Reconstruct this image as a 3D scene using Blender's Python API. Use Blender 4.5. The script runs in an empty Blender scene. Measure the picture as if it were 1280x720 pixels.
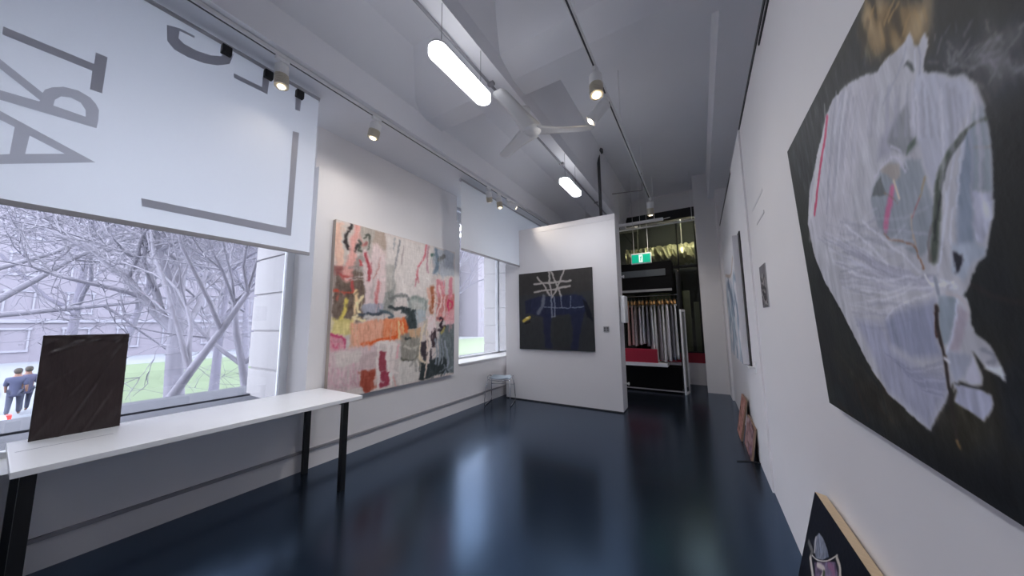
import bpy, bmesh, math, random
import numpy as np
from mathutils import Vector, Matrix
random.seed(7); rng = np.random.default_rng(11)
PI = math.pi
COL = bpy.context.scene.collection

# ------------------------------------------------------------------ camera measured from the photograph's vanishing points
F = 389.0; CAMZ = 1.42
def _ray(px, py): return np.array([px - 640.0, -(py - 360.0), -F])
_Y = _ray(876, 401); _Y /= np.linalg.norm(_Y)
_X = -_ray(-10, 410); _X -= _Y * _X.dot(_Y); _X /= np.linalg.norm(_X)
ROT = np.array([_X, _Y, np.cross(_X, _Y)])
CAM = np.array([0.0, 0.0, CAMZ])
def on_plane(px, py, p, n):
    v = ROT @ _ray(px, py); p = np.array(p, float); n = np.array(n, float)
    return CAM + v * ((p - CAM).dot(n) / v.dot(n))

# ------------------------------------------------------------------ colours and materials
def lin(c):
    c = np.asarray(c, float) / 255.0
    return np.where(c <= 0.04045, c / 12.92, ((c + 0.055) / 1.055) ** 2.4)
def rgb(r, g, b, k=1.0): return tuple(float(min(v * k, 1.0)) for v in lin((r, g, b)))
MATS = {}
def mat(name, col, rough=0.6, metal=0.0, var=0.0, scale=8.0, bump=0.0, spec=0.5, emit=None, es=0.0, stretch=None, detail=4.0):
    if name in MATS: return MATS[name]
    m = bpy.data.materials.new(name); m.use_nodes = True; nt = m.node_tree; b = nt.nodes['Principled BSDF']
    b.inputs['Base Color'].default_value = (*col, 1); b.inputs['Roughness'].default_value = rough
    b.inputs['Metallic'].default_value = metal; b.inputs['Specular IOR Level'].default_value = spec
    if emit is not None:
        b.inputs['Emission Color'].default_value = (*emit, 1); b.inputs['Emission Strength'].default_value = es
    if var or bump:
        tc = nt.nodes.new('ShaderNodeTexCoord'); mp = nt.nodes.new('ShaderNodeMapping'); n = nt.nodes.new('ShaderNodeTexNoise')
        n.inputs['Scale'].default_value = scale; n.inputs['Detail'].default_value = detail
        if stretch: mp.inputs['Scale'].default_value = stretch
        nt.links.new(tc.outputs['Object'], mp.inputs['Vector']); nt.links.new(mp.outputs['Vector'], n.inputs['Vector'])
        if var:
            mx = nt.nodes.new('ShaderNodeMix'); mx.data_type = 'RGBA'
            mx.inputs[6].default_value = (*[max(c * (1 - var), 0) for c in col], 1); mx.inputs[7].default_value = (*[min(c * (1 + var), 1) for c in col], 1)
            nt.links.new(n.outputs['Fac'], mx.inputs[0]); nt.links.new(mx.outputs[2], b.inputs['Base Color'])
        if bump:
            bp = nt.nodes.new('ShaderNodeBump'); bp.inputs['Strength'].default_value = bump; bp.inputs['Distance'].default_value = 0.01
            nt.links.new(n.outputs['Fac'], bp.inputs['Height']); nt.links.new(bp.outputs['Normal'], b.inputs['Normal'])
    MATS[name] = m; return m
def translucent(name, col, trans=0.5, clear=0.0, var=0.0):
    if name in MATS: return MATS[name]
    m = bpy.data.materials.new(name); m.use_nodes = True; nt = m.node_tree; nt.nodes.clear()
    o = nt.nodes.new('ShaderNodeOutputMaterial'); d = nt.nodes.new('ShaderNodeBsdfDiffuse'); t = nt.nodes.new('ShaderNodeBsdfTranslucent')
    mx = nt.nodes.new('ShaderNodeMixShader'); mx.inputs[0].default_value = trans
    d.inputs[0].default_value = (*col, 1); t.inputs[0].default_value = (*col, 1)
    nt.links.new(d.outputs[0], mx.inputs[1]); nt.links.new(t.outputs[0], mx.inputs[2]); last = mx
    if clear:
        c = nt.nodes.new('ShaderNodeBsdfTransparent'); m2 = nt.nodes.new('ShaderNodeMixShader'); m2.inputs[0].default_value = clear
        nt.links.new(mx.outputs[0], m2.inputs[1]); nt.links.new(c.outputs[0], m2.inputs[2]); last = m2
    nt.links.new(last.outputs[0], o.inputs[0]); MATS[name] = m; return m
def glass(name, tint=(1, 1, 1), refl=0.08):
    if name in MATS: return MATS[name]
    m = bpy.data.materials.new(name); m.use_nodes = True; nt = m.node_tree; nt.nodes.clear()
    o = nt.nodes.new('ShaderNodeOutputMaterial'); t = nt.nodes.new('ShaderNodeBsdfTransparent'); g = nt.nodes.new('ShaderNodeBsdfGlossy')
    t.inputs[0].default_value = (*tint, 1); g.inputs['Roughness'].default_value = 0.02
    lw = nt.nodes.new('ShaderNodeFresnel'); lw.inputs[0].default_value = 1.45
    mx = nt.nodes.new('ShaderNodeMixShader'); nt.links.new(lw.outputs[0], mx.inputs[0])
    nt.links.new(t.outputs[0], mx.inputs[1]); nt.links.new(g.outputs[0], mx.inputs[2]); nt.links.new(mx.outputs[0], o.inputs[0])
    MATS[name] = m; return m
WALL = mat('white_wall_paint', (0.78, 0.76, 0.765), 0.75, var=0.02, scale=3, bump=0.05)
CEIL = mat('grey_white_ceiling_paint', (0.82, 0.82, 0.85), 0.8, var=0.04, scale=1.5, bump=0.1)
FLOOR = mat('dark_blue_epoxy', (0.007, 0.009, 0.012), 0.22, var=0.25, scale=2.5, bump=0.03, spec=0.75)
FLOOR.node_tree.nodes['Principled BSDF'].inputs['Specular Tint'].default_value = (.28, .56, 1, 1); FLOOR.node_tree.nodes['Principled BSDF'].inputs['IOR'].default_value = 1.95
WHITE = mat('white_enamel', (0.80, 0.80, 0.80), 0.35)
TABLE = mat('white_laminate', (0.92, 0.93, 0.95), 0.3, var=0.01)
BLACK = mat('black_steel', (0.006, 0.006, 0.007), 0.45)
DGREY = mat('dark_grey_metal', (0.06, 0.06, 0.065), 0.5)
GREYP = mat('grey_pipe_paint', (0.30, 0.29, 0.31), 0.5)
CHROME = mat('chrome_wire', (0.55, 0.57, 0.62), 0.22, metal=1.0)
STONE = mat('pale_stone', (0.30, 0.29, 0.295), 0.85, var=0.10, scale=5, bump=0.3, stretch=(1, 1, .2))
FRAMEW = mat('white_window_frame', (0.62, 0.64, 0.68), 0.45)
PINE = mat('pine_wood', (0.62, 0.47, 0.30), 0.55, var=0.15, scale=6, stretch=(1, 12, 1))
HANGERW = mat('hanger_wood', (0.66, 0.36, 0.13), 0.45, var=0.15, scale=20)
LAMP = mat('lit_diffuser', (0.9, 0.9, 0.9), 0.5, emit=(0.93, 0.94, 1.0), es=9.0)
BULB = mat('warm_bulb', (0.9, 0.9, 0.9), 0.5, emit=(1.0, 0.80, 0.55), es=14.0)
BULBDIM = mat('warm_bulb_dim', (0.9, 0.9, 0.9), 0.5, emit=(1.0, 0.82, 0.55), es=2.5)
RED = mat('red_panel', (0.30, 0.012, 0.03), 0.5)
INK = translucent('grey_print', (0.60, 0.60, 0.64), .55)

# ------------------------------------------------------------------ object helpers
class MB:
    def __init__(s): s.bm = bmesh.new()
    def box(s, x0, x1, y0, y1, z0, z1, bev=0.0, M=None):
        b = bmesh.new(); bmesh.ops.create_cube(b, size=1)
        for v in b.verts:
            v.co = Vector(((x0 + x1) / 2 + v.co.x * (x1 - x0), (y0 + y1) / 2 + v.co.y * (y1 - y0), (z0 + z1) / 2 + v.co.z * (z1 - z0)))
        if bev: bmesh.ops.bevel(b, geom=list(b.edges), offset=bev, segments=2, affect='EDGES', profile=0.7)
        s._add(b, M); return s
    def _add(s, b, M=None):
        if M is not None: bmesh.ops.transform(b, matrix=M, verts=b.verts)
        me = bpy.data.meshes.new('t'); b.to_mesh(me); b.free(); s.bm.from_mesh(me); bpy.data.meshes.remove(me)
    def cyl(s, p, q, r, r2=None, n=16, caps=True):
        p = Vector(p); q = Vector(q); d = q - p; b = bmesh.new()
        bmesh.ops.create_cone(b, cap_ends=caps, segments=n, radius1=r, radius2=r if r2 is None else r2, depth=d.length)
        M = Matrix.Translation((p + q) / 2) @ d.to_track_quat('Z', 'Y').to_matrix().to_4x4()
        s._add(b, M); return s
    def tube(s, pts, r, n=8, closed=False):
        pts = [Vector(p) for p in pts]; rings = []; N = len(pts)
        rr = r if isinstance(r, (list, tuple)) else [r] * N
        for i, p in enumerate(pts):
            a = pts[i - 1] if (i > 0 or closed) else p; c = pts[(i + 1) % N] if (i < N - 1 or closed) else p
            q = (c - a).normalized().to_track_quat('Z', 'Y')
            rings.append([s.bm.verts.new(p + q @ Vector((rr[i] * math.cos(2 * PI * k / n), rr[i] * math.sin(2 * PI * k / n), 0))) for k in range(n)])
        for i in range(N if closed else N - 1):
            A, B = rings[i], rings[(i + 1) % N]
            for k in range(n): s.bm.faces.new((A[k], A[(k + 1) % n], B[(k + 1) % n], B[k]))
        if not closed: s.bm.faces.new(rings[0][::-1]); s.bm.faces.new(rings[-1])
        return s
    def sphere(s, c, r, sc=(1, 1, 1), n=12):
        b = bmesh.new(); bmesh.ops.create_uvsphere(b, u_segments=n * 2, v_segments=n, radius=r)
        s._add(b, Matrix.Translation(Vector(c)) @ Matrix.Diagonal((*sc, 1))); return s
    def prism(s, pts, off):       # planar outline pushed along off
        off = Vector(off); a = [s.bm.verts.new(Vector(p)) for p in pts]; b = [s.bm.verts.new(Vector(p) + off) for p in pts]
        n = len(pts); s.bm.faces.new(a); s.bm.faces.new(b[::-1])
        for i in range(n): s.bm.faces.new((a[i], b[i], b[(i + 1) % n], a[(i + 1) % n]))
        return s
    def lathe(s, prof, c, n=24, axis=None):
        rings = []; M = Matrix.Translation(Vector(c))
        if axis is not None: M = M @ Vector(axis).to_track_quat('Z', 'Y').to_matrix().to_4x4()
        for r, z in prof: rings.append([s.bm.verts.new(M @ Vector((r * math.cos(2 * PI * k / n), r * math.sin(2 * PI * k / n), z))) for k in range(n)])
        for A, B in zip(rings, rings[1:]):
            for k in range(n): s.bm.faces.new((A[k], A[(k + 1) % n], B[(k + 1) % n], B[k]))
        s.bm.faces.new(rings[0][::-1]); s.bm.faces.new(rings[-1]); return s
    def done(s, name, m, parent=None, smooth=False, origin=None):
        bmesh.ops.remove_doubles(s.bm, verts=s.bm.verts, dist=1e-6)
        bmesh.ops.recalc_face_normals(s.bm, faces=s.bm.faces)
        me = bpy.data.meshes.new(name); s.bm.to_mesh(me); s.bm.free()
        if smooth:
            for p in me.polygons: p.use_smooth = True
        o = bpy.data.objects.new(name, me); me.materials.append(m); COL.objects.link(o)
        if parent is not None:
            o.parent = parent; me.transform(Matrix.Translation(-parent.location) if parent.rotation_euler.z == 0 else parent_inv(parent))
        elif origin is not None:
            me.transform(Matrix.Translation(-Vector(origin))); o.location = origin
        return o
def parent_inv(p): return (Matrix.Translation(p.location) @ p.rotation_euler.to_matrix().to_4x4()).inverted()
def tag(o, label, cat, group=None):
    o['label'] = label; o['category'] = cat
    if group: o['group'] = group
    return o
def thing(name, label, cat, loc=(0, 0, 0), group=None):
    o = bpy.data.objects.new(name, None); o.empty_display_size = 0.1; o.location = loc; COL.objects.link(o)
    return tag(o, label, cat, group)
def struct(o): o['kind'] = 'structure'; return o
def sroot(name, loc=(0, 0, 0)):
    o = bpy.data.objects.new(name, None); o.location = loc; COL.objects.link(o); o['kind'] = 'structure'; return o

# ================================================================== ROOM SHELL
XL, XR, YB, YF = -3.43, 0.43, 8.3, -4.0     # left lining, right lining, back, wall behind the camera
ZS = 3.62; ZC = 4.5; ZL = 4.2                          # edge soffit, ceiling
struct(MB().box(-4.0, 1.0, YF - .2, 10.2, -0.15, 0).done('floor', FLOOR))
struct(MB().box(-4.0, 1.0, YF - .2, 10.2, ZC, ZC + .2).done('ceiling', CEIL))
W1 = (-1.25, 1.675); W2 = (3.985, 6.75); SILL = 0.765; WH = ZS + .02
w = MB()
for a, b in ((YF, W1[0]), (W1[1], W2[0]), (W2[1], 10.2)):
    w.box(-3.95, XL, a, b, 0, 3.13)
    w.box(-3.95, -3.50, a, b, 3.13, ZS + .38)
for (a, b), zs in ((W1, .60), (W2, SILL)):
    w.box(-3.95, XL, a, b, 0, zs - .025)
struct(w.done('wall_left', WALL))
m = MB().box(-3.95, -2.72, YF, 10.2, ZS, 3.94).box(-3.95, -1.49, YF, 10.2, ZL, ZC - .001)
m.prism([(-3.95, YF, 3.94), (-2.72, YF, 3.94), (-2.3, YF, ZL), (-3.95, YF, ZL)], (0, 14.2, 0))
struct(m.done('trim_1', CEIL))            # window-side soffit
struct(MB().box(0.294, 0.95, YF, 10.2, 3.93, ZC).done('trim_2', CEIL))             # soffit over the right wall
bm_ = MB().box(-1.626, -1.49, YF, 8.25, 3.80, ZC - .002)
bm_.prism([(-1.49, YF, 3.98), (-1.49, YF, ZC - .001), (-1.33, YF, ZC - .001), (-1.43, YF, 4.2)], (0, 12.25, 0))
struct(bm_.done('trim_3', CEIL))                                                  # long ceiling beam
for i, yb in enumerate((-1.7, 2.79)):                                             # cross beams with splayed near face
    m = MB(); 
    for x0, x1, zt in ((-2.9, -1.626, ZL), (-1.49, 0.294, ZC)):
        m.prism([(x0, yb, 3.90), (x0, yb - .25, 3.90), (x0, yb - .5, 3.98), (x0, yb - .85, zt), (x0, yb, zt)], (x1 - x0, 0, 0))
    struct(m.done('trim_%d' % (4 + i), CEIL))
m = MB().box(XR, .60, YF, 2.62, 0, 3.2).box(XR, .60, 2.62, 3.46, 0, 3.2).box(XR - .014, .60, 3.46, 4.35, 0, 3.2).box(XR, .60, 4.35, 6.95, 0, 3.2)
m.box(0.60, 0.95, YF, 10.2, 0, ZC)
struct(m.done('wall_right', WALL))
struct(MB().box(0.395, .60, 6.95, 7.45, 0, 3.93).box(0.03, .60, 7.45, 10.2, 0, ZC).done('wall_rear_pier', WALL))
struct(MB().box(-4.0, -1.75, 8.25, 8.4, 0, ZC).box(-1.75, .03, 8.25, 8.4, 0, .48).box(-1.75, .03, 8.25, 8.4, 4.08, ZC).done('wall_back', WALL))
struct(MB().box(-4.0, 1.0, YF - .2, YF, 0, ZC).done('wall_front', WALL))
struct(MB().box(-4.0, 1.0, 10.1, 10.2, 0, ZC).done('wall_store', mat('store_wall', (0.09, 0.095, 0.10), .8, var=.3, scale=1.2)))
struct(MB().box(XR - .006, XR + .02, YF, 6.95, 3.2, 3.235).done('trim_7', BLACK))
struct(MB().box(XR - .008, XR + .01, YF, 2.33, 3.135, 3.155).done('trim_8', BLACK))
# free-standing partition
pw = MB().box(-3.27, -1.12, 5.19, 5.52, 0.02, 3.12).box(-3.275, -1.115, 5.183, 5.525, 3.12, 3.215).done('wall_partition', WALL); struct(pw)
struct(MB().box(-3.265, -1.125, 5.196, 5.515, 0, .02).done('baseboard_partition', DGREY))
# service pipe along the window wall
p = MB().box(XL - .005, XL + .022, YF, W2[1] + 2, .172, .196).done('wall_pipe', GREYP)
tag(p, 'thin grey conduit running low along the whole window wall', 'pipe')

# ------------------------------------------------------------------ windows
def window(n, y0, y1, mull, pane_mat, SILL):
    r = sroot('window_%d' % n, (-3.85, (y0 + y1) / 2, SILL))
    f = MB(); xo, xi = -3.90, -3.83
    f.box(xo, xi, y0, y0 + .07, SILL, WH).box(xo, xi, y1 - .07, y1, SILL, WH).box(xo, xi, y0, y1, SILL, SILL + .035).box(xo, xi, y0, y1, WH - .08, WH)
    for q in mull: f.box(xo, xi, q - .03, q + .03, SILL, WH)
    fr = f.done('window_frame', FRAMEW, r); fr['kind'] = 'structure'
    MB().box(-3.872, -3.866, y0 + .05, y1 - .05, SILL + .03, WH - .05).done('pane', pane_mat, r)
    MB().box(-3.95, XL + .02, y0 + .001, y1 - .001, SILL - .025, SILL, .004).done('window_sill', WHITE, r)
    return r
GL = glass('clear_glass', (.93, .94, .97))
window(1, *W1, [], GL, .60)
window(2, *W2, [5.78], translucent('hazy_pane', (.40, .41, .45), .85, .80), .765)  # far pane mostly clear, with a milky grey share mixed in
# stone reveals and sill outside
def ashlar(name, y0, y1):
    m = MB(); z = -2.0; hs = [.44] * 20
    z0 = 0.886 - .46 * 6
    for k in range(16):
        m.box(-5.02, -3.95, y0, y1, z0 + .46 * k + .012, z0 + .46 * (k + 1) - .012, .008)
    m.box(-4.99, -3.96, y0 + .02, y1 - .02, z0, z0 + .46 * 16)
    return struct(m.done(name, STONE))
ashlar('wall_outer_pier', 1.745, 3.92); ashlar('wall_outer_pier', 6.85, 8.6); ashlar('wall_outer_pier', -3.4, -1.35)
struct(MB().box(-5.02, -3.95, -3.4, 8.6, -2, .55).box(-5.6, -4.9, -3.4, 8.6, .46, .57, .01).box(-5.45, -5.0, -3.4, 8.6, .36, .46).done('trim_9', mat('slate_ledge', (.05, .052, .065), .8, var=.1)))
struct(MB().box(-5.02, -3.95, -3.4, 8.6, 3.9, 8).done('wall_outer_upper', STONE))

# ================================================================== BLINDS
S = .8557
def bpt(px, py, x=-2.993): q = on_plane(px, py, (x, 0, 0), (1, 0, 0)); return (x, q[1], q[2])
FAB = translucent('blind_fabric', (.86, .885, .92), .66)
def blind(y0, y1, zb, label, x=-3.0, wav=0.0):
    r = thing('roller_blind', label, 'blind', (x, (y0 + y1) / 2, ZS), None)
    m = MB(); ny = 40; nz = 30; g = []
    for j in range(nz + 1):
        z = zb + (3.555 - zb) * j / nz
        g.append([m.bm.verts.new((x + wav * math.sin(5 * (y0 + (y1 - y0) * i / ny) + 1.3 * z), y0 + (y1 - y0) * i / ny, z)) for i in range(ny + 1)])
    for j in range(nz):
        for i in range(ny): m.bm.faces.new((g[j][i], g[j][i + 1], g[j + 1][i + 1], g[j + 1][i]))
    f = m.done('fabric', FAB, r, smooth=True)
    MB().cyl((x - .02, y0 - .01, 3.575), (x - .02, y1 + .01, 3.575), .024).done('roller', mat('roller_grey', (.42, .42, .45), .5), r, smooth=False)
    MB().box(x - .008, x + .008, y0, y1, zb - .018, zb + .012, .003).done('bottom_bar', mat('hem_bar', (.33, .32, .34), .5), r)
    return r
b1 = blind(-1.3, 1.425, 2.06, 'large lettered roller blind half lowered over the window above the white table', wav=.002)
def flat(name, pts, parent, m, hole=None, d=.0015):
    bm = MB()
    if hole is None: bm.prism([bpt(*p) for p in pts], (d, 0, 0))
    else:
        a = [bpt(*p) for p in pts]; h = [bpt(*p) for p in hole]
        bm2 = bm.bm; va = [bm2.verts.new(p) for p in a]; vh = [bm2.verts.new(p) for p in h]
        ed = [bm2.edges.new((va[i], va[(i + 1) % len(va)])) for i in range(len(va))] + [bm2.edges.new((vh[i], vh[(i + 1) % len(vh)])) for i in range(len(vh))]
        bmesh.ops.triangle_fill(bm2, edges=ed, use_beauty=True)
    return bm.done(name, m, parent)
flat('printed_letter', [(119.5, 203), (-26, 205.5), (-26, 195), (12, 192.4), (18.3, 158.8), (-23, 138), (-23, 126)], b1, INK, [(81, 192.2), (31.5, 192.4), (37, 169.5)])
flat('printed_letter', [(120.6, 160.3), (-14, 120.5), (-14, 108.5), (48.9, 126.7), (50.4, 125.8), (-11, 77), (-11, 65), (53.4, 116), (56, 112), (65.6, 109), (79.4, 108.4), (97.7, 113), (113, 122), (120, 130), (123.7, 137.4), (123, 150)], b1, INK,
     [(66.6, 131.9), (68.7, 124.6), (76.3, 120.5), (88.5, 122), (100.8, 128.2), (106.9, 137.4), (107.3, 146)])
flat('printed_letter', [(3.7, 33), (3, 43), (115.4, 88.5), (112.4, 111.5), (127.6, 116.6), (134.4, 71.8), (120, 65.6), (117.6, 80)], b1, INK)
flat('printed_letter', [(208.6, 31), (209, 51), (218, 62), (235, 71.5), (255, 79), (272, 81.8), (287, 80), (292, 68), (280, 63), (277, 70), (264, 69.5), (246, 63.5), (230, 55), (223, 48), (224.5, 38.5), (243, 47.5), (243.5, 45), (224.5, 35.5)], b1, INK)
flat('printed_letter', [(292.3, 91.7), (292.3, 97), (334.2, 118), (337, 96), (328.8, 93), (327.3, 108.8)], b1, INK)
flat('printed_letter', [(369.2, 119), (377, 121), (375, 139), (369, 137)], b1, INK)
flat('printed_bracket', [(176.5, 247.6), (177.4, 257.7), (363.6, 294.8), (373.7, 166), (366, 164), (357.6, 284.6)], b1, INK)
for (px, py) in ((284, 63), (336.5, 93.5), (375.5, 118)):
    q = bpt(px, py, -2.97)
    m = MB().box(-3.0, -2.955, q[1] - .032, q[1] + .028, q[2] - .034, q[2] + .034, .008)
    cl = m.done('clip', BLACK, b1)
    MB().box(-2.992, -2.962, q[1] - .085, q[1] - .032, q[2] - .012, q[2] + .024, .006).done('clip_tab', WHITE, cl)
b2 = blind(3.455, 6.2, 2.51, 'plain white roller blind covering the top of the far window beside the partition', x=-2.95, wav=.001)

# ================================================================== LIGHTING TRACKS AND SPOTS
def track(x, y0, y1, z, label, zc):
    r = thing('light_track', label, 'light track', (x, y0, z))
    MB().box(x - .018, x + .018, y0, y1, z, z + .032, .003).done('rail', WHITE, r)
    MB().box(x - .007, x + .007, y0 + .02, y1 - .02, z - .0015, z + .001).done('slot', DGREY, r)
    if zc - z > .05:
        y = y0 + .4
        while y < y1:
            MB().cyl((x, y, z + .03), (x, y, zc), .004, n=6).done('hanger_rod', WHITE, r); y += 1.6
    return r
track(-2.79, -1.5, 6.9, 3.585, 'white spotlight track along the soffit in front of the blinds', ZS)
track(-.672, -1.5, 6.25, 3.70, 'white spotlight track down the middle of the ceiling over the floor', ZC)
def spot(x, y, z, tilt, az, label, mesh_part=True, r=.048, L=.15, bulb=BULBDIM, watts=0, grp=None, col=(1, .90, .78), cone=70):
    t = thing('track_spotlight', label, 'spotlight', (x, y, z), grp)
    MB().box(x - .016, x + .016, y - .05, y + .05, z - .032, z - .001, .004).cyl((x, y, z - .03), (x, y, z - .06), .009).done('adapter', WHITE, t)
    d = Vector((math.sin(tilt) * math.cos(az), math.sin(tilt) * math.sin(az), -math.cos(tilt)))
    c0 = Vector((x, y, z - .06)); c1 = c0 + d * L
    prof = [(r * .6, 0), (r, .012), (r, L * (.5 if mesh_part else .97)), (r * 1.03, L * (.5 if mesh_part else .99))]
    MB().lathe(prof, c0, 20, d).done('lamp_housing', WHITE, t, smooth=False)
    if mesh_part:
        c = MB(); k = L * .5
        for q in range(7): c.lathe([(r * 1.04, k + q * (L - k) / 7), (r * 1.04, k + (q + .55) * (L - k) / 7)], c0, 20, d)
        c.lathe([(r * .9, k), (r * .9, L * .93)], c0, 20, d)
        c.done('vented_collar', mat('cream_collar', (.60, .55, .45), .4), t)
    MB().lathe([(r * .45, 0), (r * .62, .01), (r * .5, .018)], c1 - d * .012, 16, d).done('bulb', bulb, t, smooth=True)
    if watts:
        l = bpy.data.lights.new('spot_beam', 'SPOT'); l.energy = watts; l.color = col; l.spot_size = math.radians(cone); l.spot_blend = 1.0; l.shadow_soft_size = .04
        o = bpy.data.objects.new('spot_beam', l); COL.objects.link(o); o.parent = t; o.location = (c1 + d * .02) - Vector((x, y, z)); o.rotation_euler = d.to_track_quat('-Z', 'Y').to_euler()
    return t
LG = None
spot(-2.79, 1.03, 3.585, .10, 0, 'white spotlight on the soffit track in front of the lettered blind', L=.2, watts=7, cone=150)
spot(-2.79, 1.90, 3.585, .22, PI + .35, 'spotlight with mesh collar on the soffit track above the colourful painting', L=.17, r=.055, watts=15, cone=165, col=(1, .93, .86))
spot(-2.79, 3.93, 3.585, .7, 2.0, 'first of the cluster of track heads beside the far blind, nearest the colourful painting', L=.17, watts=0)
spot(-2.79, 4.23, 3.585, .15, 0, 'middle head of the three clustered by the far blind, hanging straight down', L=.19, watts=0)
spot(-2.79, 4.52, 3.585, 1.15, .9, 'farthest head of the cluster by the far blind, turned outward with white face', mesh_part=False, L=.17, bulb=BULB, watts=14)
spot(-.672, 2.62, 3.70, .12, -1.2, 'large glowing spotlight hanging from the middle track beside the fan', r=.058, L=.22, bulb=BULB, watts=24, cone=120)
spot(-.672, 3.02, 3.70, .78, PI + .15, 'plain white cylinder spotlight tilted away on the middle track behind the glowing one', mesh_part=False, r=.06, L=.24, bulb=BULB, watts=62, cone=115, col=(1, .95, .9))
spot(-.672, 6.12, 3.70, .22, PI / 2, 'small spotlight at the far end of the middle track near the exit sign', r=.06, L=.26, watts=36, cone=125, col=(1, .93, .86))

# ================================================================== PENDANT LIGHTS
def capsule(m, x, y0, y1, w_, z0, z1, n=12):
    pts = []
    r = w_ / 2
    for k in range(n + 1): a = PI + PI * k / n; pts.append((x + r * math.cos(a), y0 + r + r * math.sin(a), z0))
    for k in range(n + 1): a = PI * k / n; pts.append((x + r * math.cos(a), y1 - r + r * math.sin(a), z0))
    m.prism(pts, (0, 0, z1 - z0)); return m
def pendant(y0, y1, label, z=3.35):
    x = -1.50; t = thing('pendant_light', label, 'pendant light', (x, (y0 + y1) / 2, z), 'suspended linear lights')
    capsule(MB(), x, y0, y1, .14, z, z + .045).done('diffuser', LAMP, t)
    capsule(MB(), x, y0, y1, .144, z + .0455, z + .06).done('housing', WHITE, t)
    for q in (y0 + .1, y1 - .1): MB().cyl((x, q, z + .06), (x, q, 3.80), .0022, n=5).done('cable', DGREY, t)
    return t
pendant(1.42, 2.10, 'larger looking lit white linear pendant nearest the camera, before the fan')
pendant(3.87, 4.50, 'lit white linear pendant beyond the fan toward the partition')
pd = pendant(-1.6, -.9, 'lit white linear pendant behind the viewpoint')

# ================================================================== CEILING FAN
fx, fy, fz = -1.445, 2.872, 3.53
fan = thing('ceiling_fan', 'white three bladed ceiling fan on a short rod below the long beam', 'fan', (fx, fy, fz))
MB().lathe([(.062, 3.80), (.060, 3.76), (.034, 3.73), (.014, 3.725)], (fx - .09, fy, 0)).done('canopy', WHITE, fan, smooth=True)
MB().cyl((fx - .09, fy, 3.74), (fx, fy, 3.57), .012).done('rod', WHITE, fan)
MB().lathe([(.02, -.05), (.08, -.04), (.105, -.005), (.095, .03), (.045, .055), (.015, .07)], (fx, fy, fz)).done('hub', WHITE, fan, smooth=True)
for a in (-91, 31, 152):
    a = math.radians(a); m = MB(); rows = []
    for k in range(15):
        s = k / 14; rr = .04 + s * .635
        wd = .112 - .028 * min(1, s * 2.2) - .016 * s
        if s > .93: wd *= .72
        sweep = .012 * math.sin(s * PI) - .008 * s * s; pitch = .16 - .06 * s
        row = []
        for (u, th) in ((-1, 0), (-.5, .008), (.4, .009), (1, 0), (.4, -.006), (-.5, -.006)):
            lx, ly, lz = rr, u * wd + sweep, u * wd * pitch + th - .01 + .02 * s * s
            row.append(m.bm.verts.new((fx + lx * math.cos(a) - ly * math.sin(a), fy + lx * math.sin(a) + ly * math.cos(a), fz + lz)))
        rows.append(row)
    for A, B in zip(rows, rows[1:]):
        for k in range(6): m.bm.faces.new((A[k], A[(k + 1) % 6], B[(k + 1) % 6], B[k]))
    m.bm.faces.new(rows[0][::-1]); m.bm.faces.new(rows[-1]); m.done('blade', WHITE, fan, smooth=True)

# conduits, pole
cd = MB().cyl((-1.645, YF + .02, 3.787), (-1.645, 8.2, 3.787), .014, n=10)
cp = thing('beam_conduit', 'long grey electrical conduit fixed under the edge of the ceiling beam', 'conduit', (-1.645, 0, 3.787))
cd.done('pipe', mat('conduit_grey', (.28, .28, .30), .5), cp, smooth=True)
for y in (-2, -.2, 1.0, 2.35, 4.2, 6): MB().box(-1.668, -1.60, y - .02, y + .02, 3.772, 3.8005, .003).done('pipe_clip', GREYP, cp)
pole = thing('support_pole', 'dark grey steel pole rising from the top of the partition to the ceiling', 'pole', (-1.385, 5.37, 3.215))
MB().cyl((-1.385, 5.37, 3.2155), (-1.385, 5.37, ZC), .026, n=14).done('shaft', DGREY, pole, smooth=True)
MB().cyl((-1.385, 5.37, ZC - .05), (-1.385, 5.37, ZC), .085, n=20).done('flange', DGREY, pole)
MB().cyl((-1.385, 5.37, 3.2155), (-1.385, 5.37, 3.23), .06, n=20).done('foot', DGREY, pole)
cr = MB().cyl((-1.49, 6.6, 4.14), (-.86, 6.7, 4.12), .010, n=8).cyl((-.86, 6.7, 4.12), (-.86, 6.7, ZC), .010, n=8)
tag(cr.done('cross_conduit', GREYP), 'thin white conduit crossing the ceiling near the dark pole', 'conduit')

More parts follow.
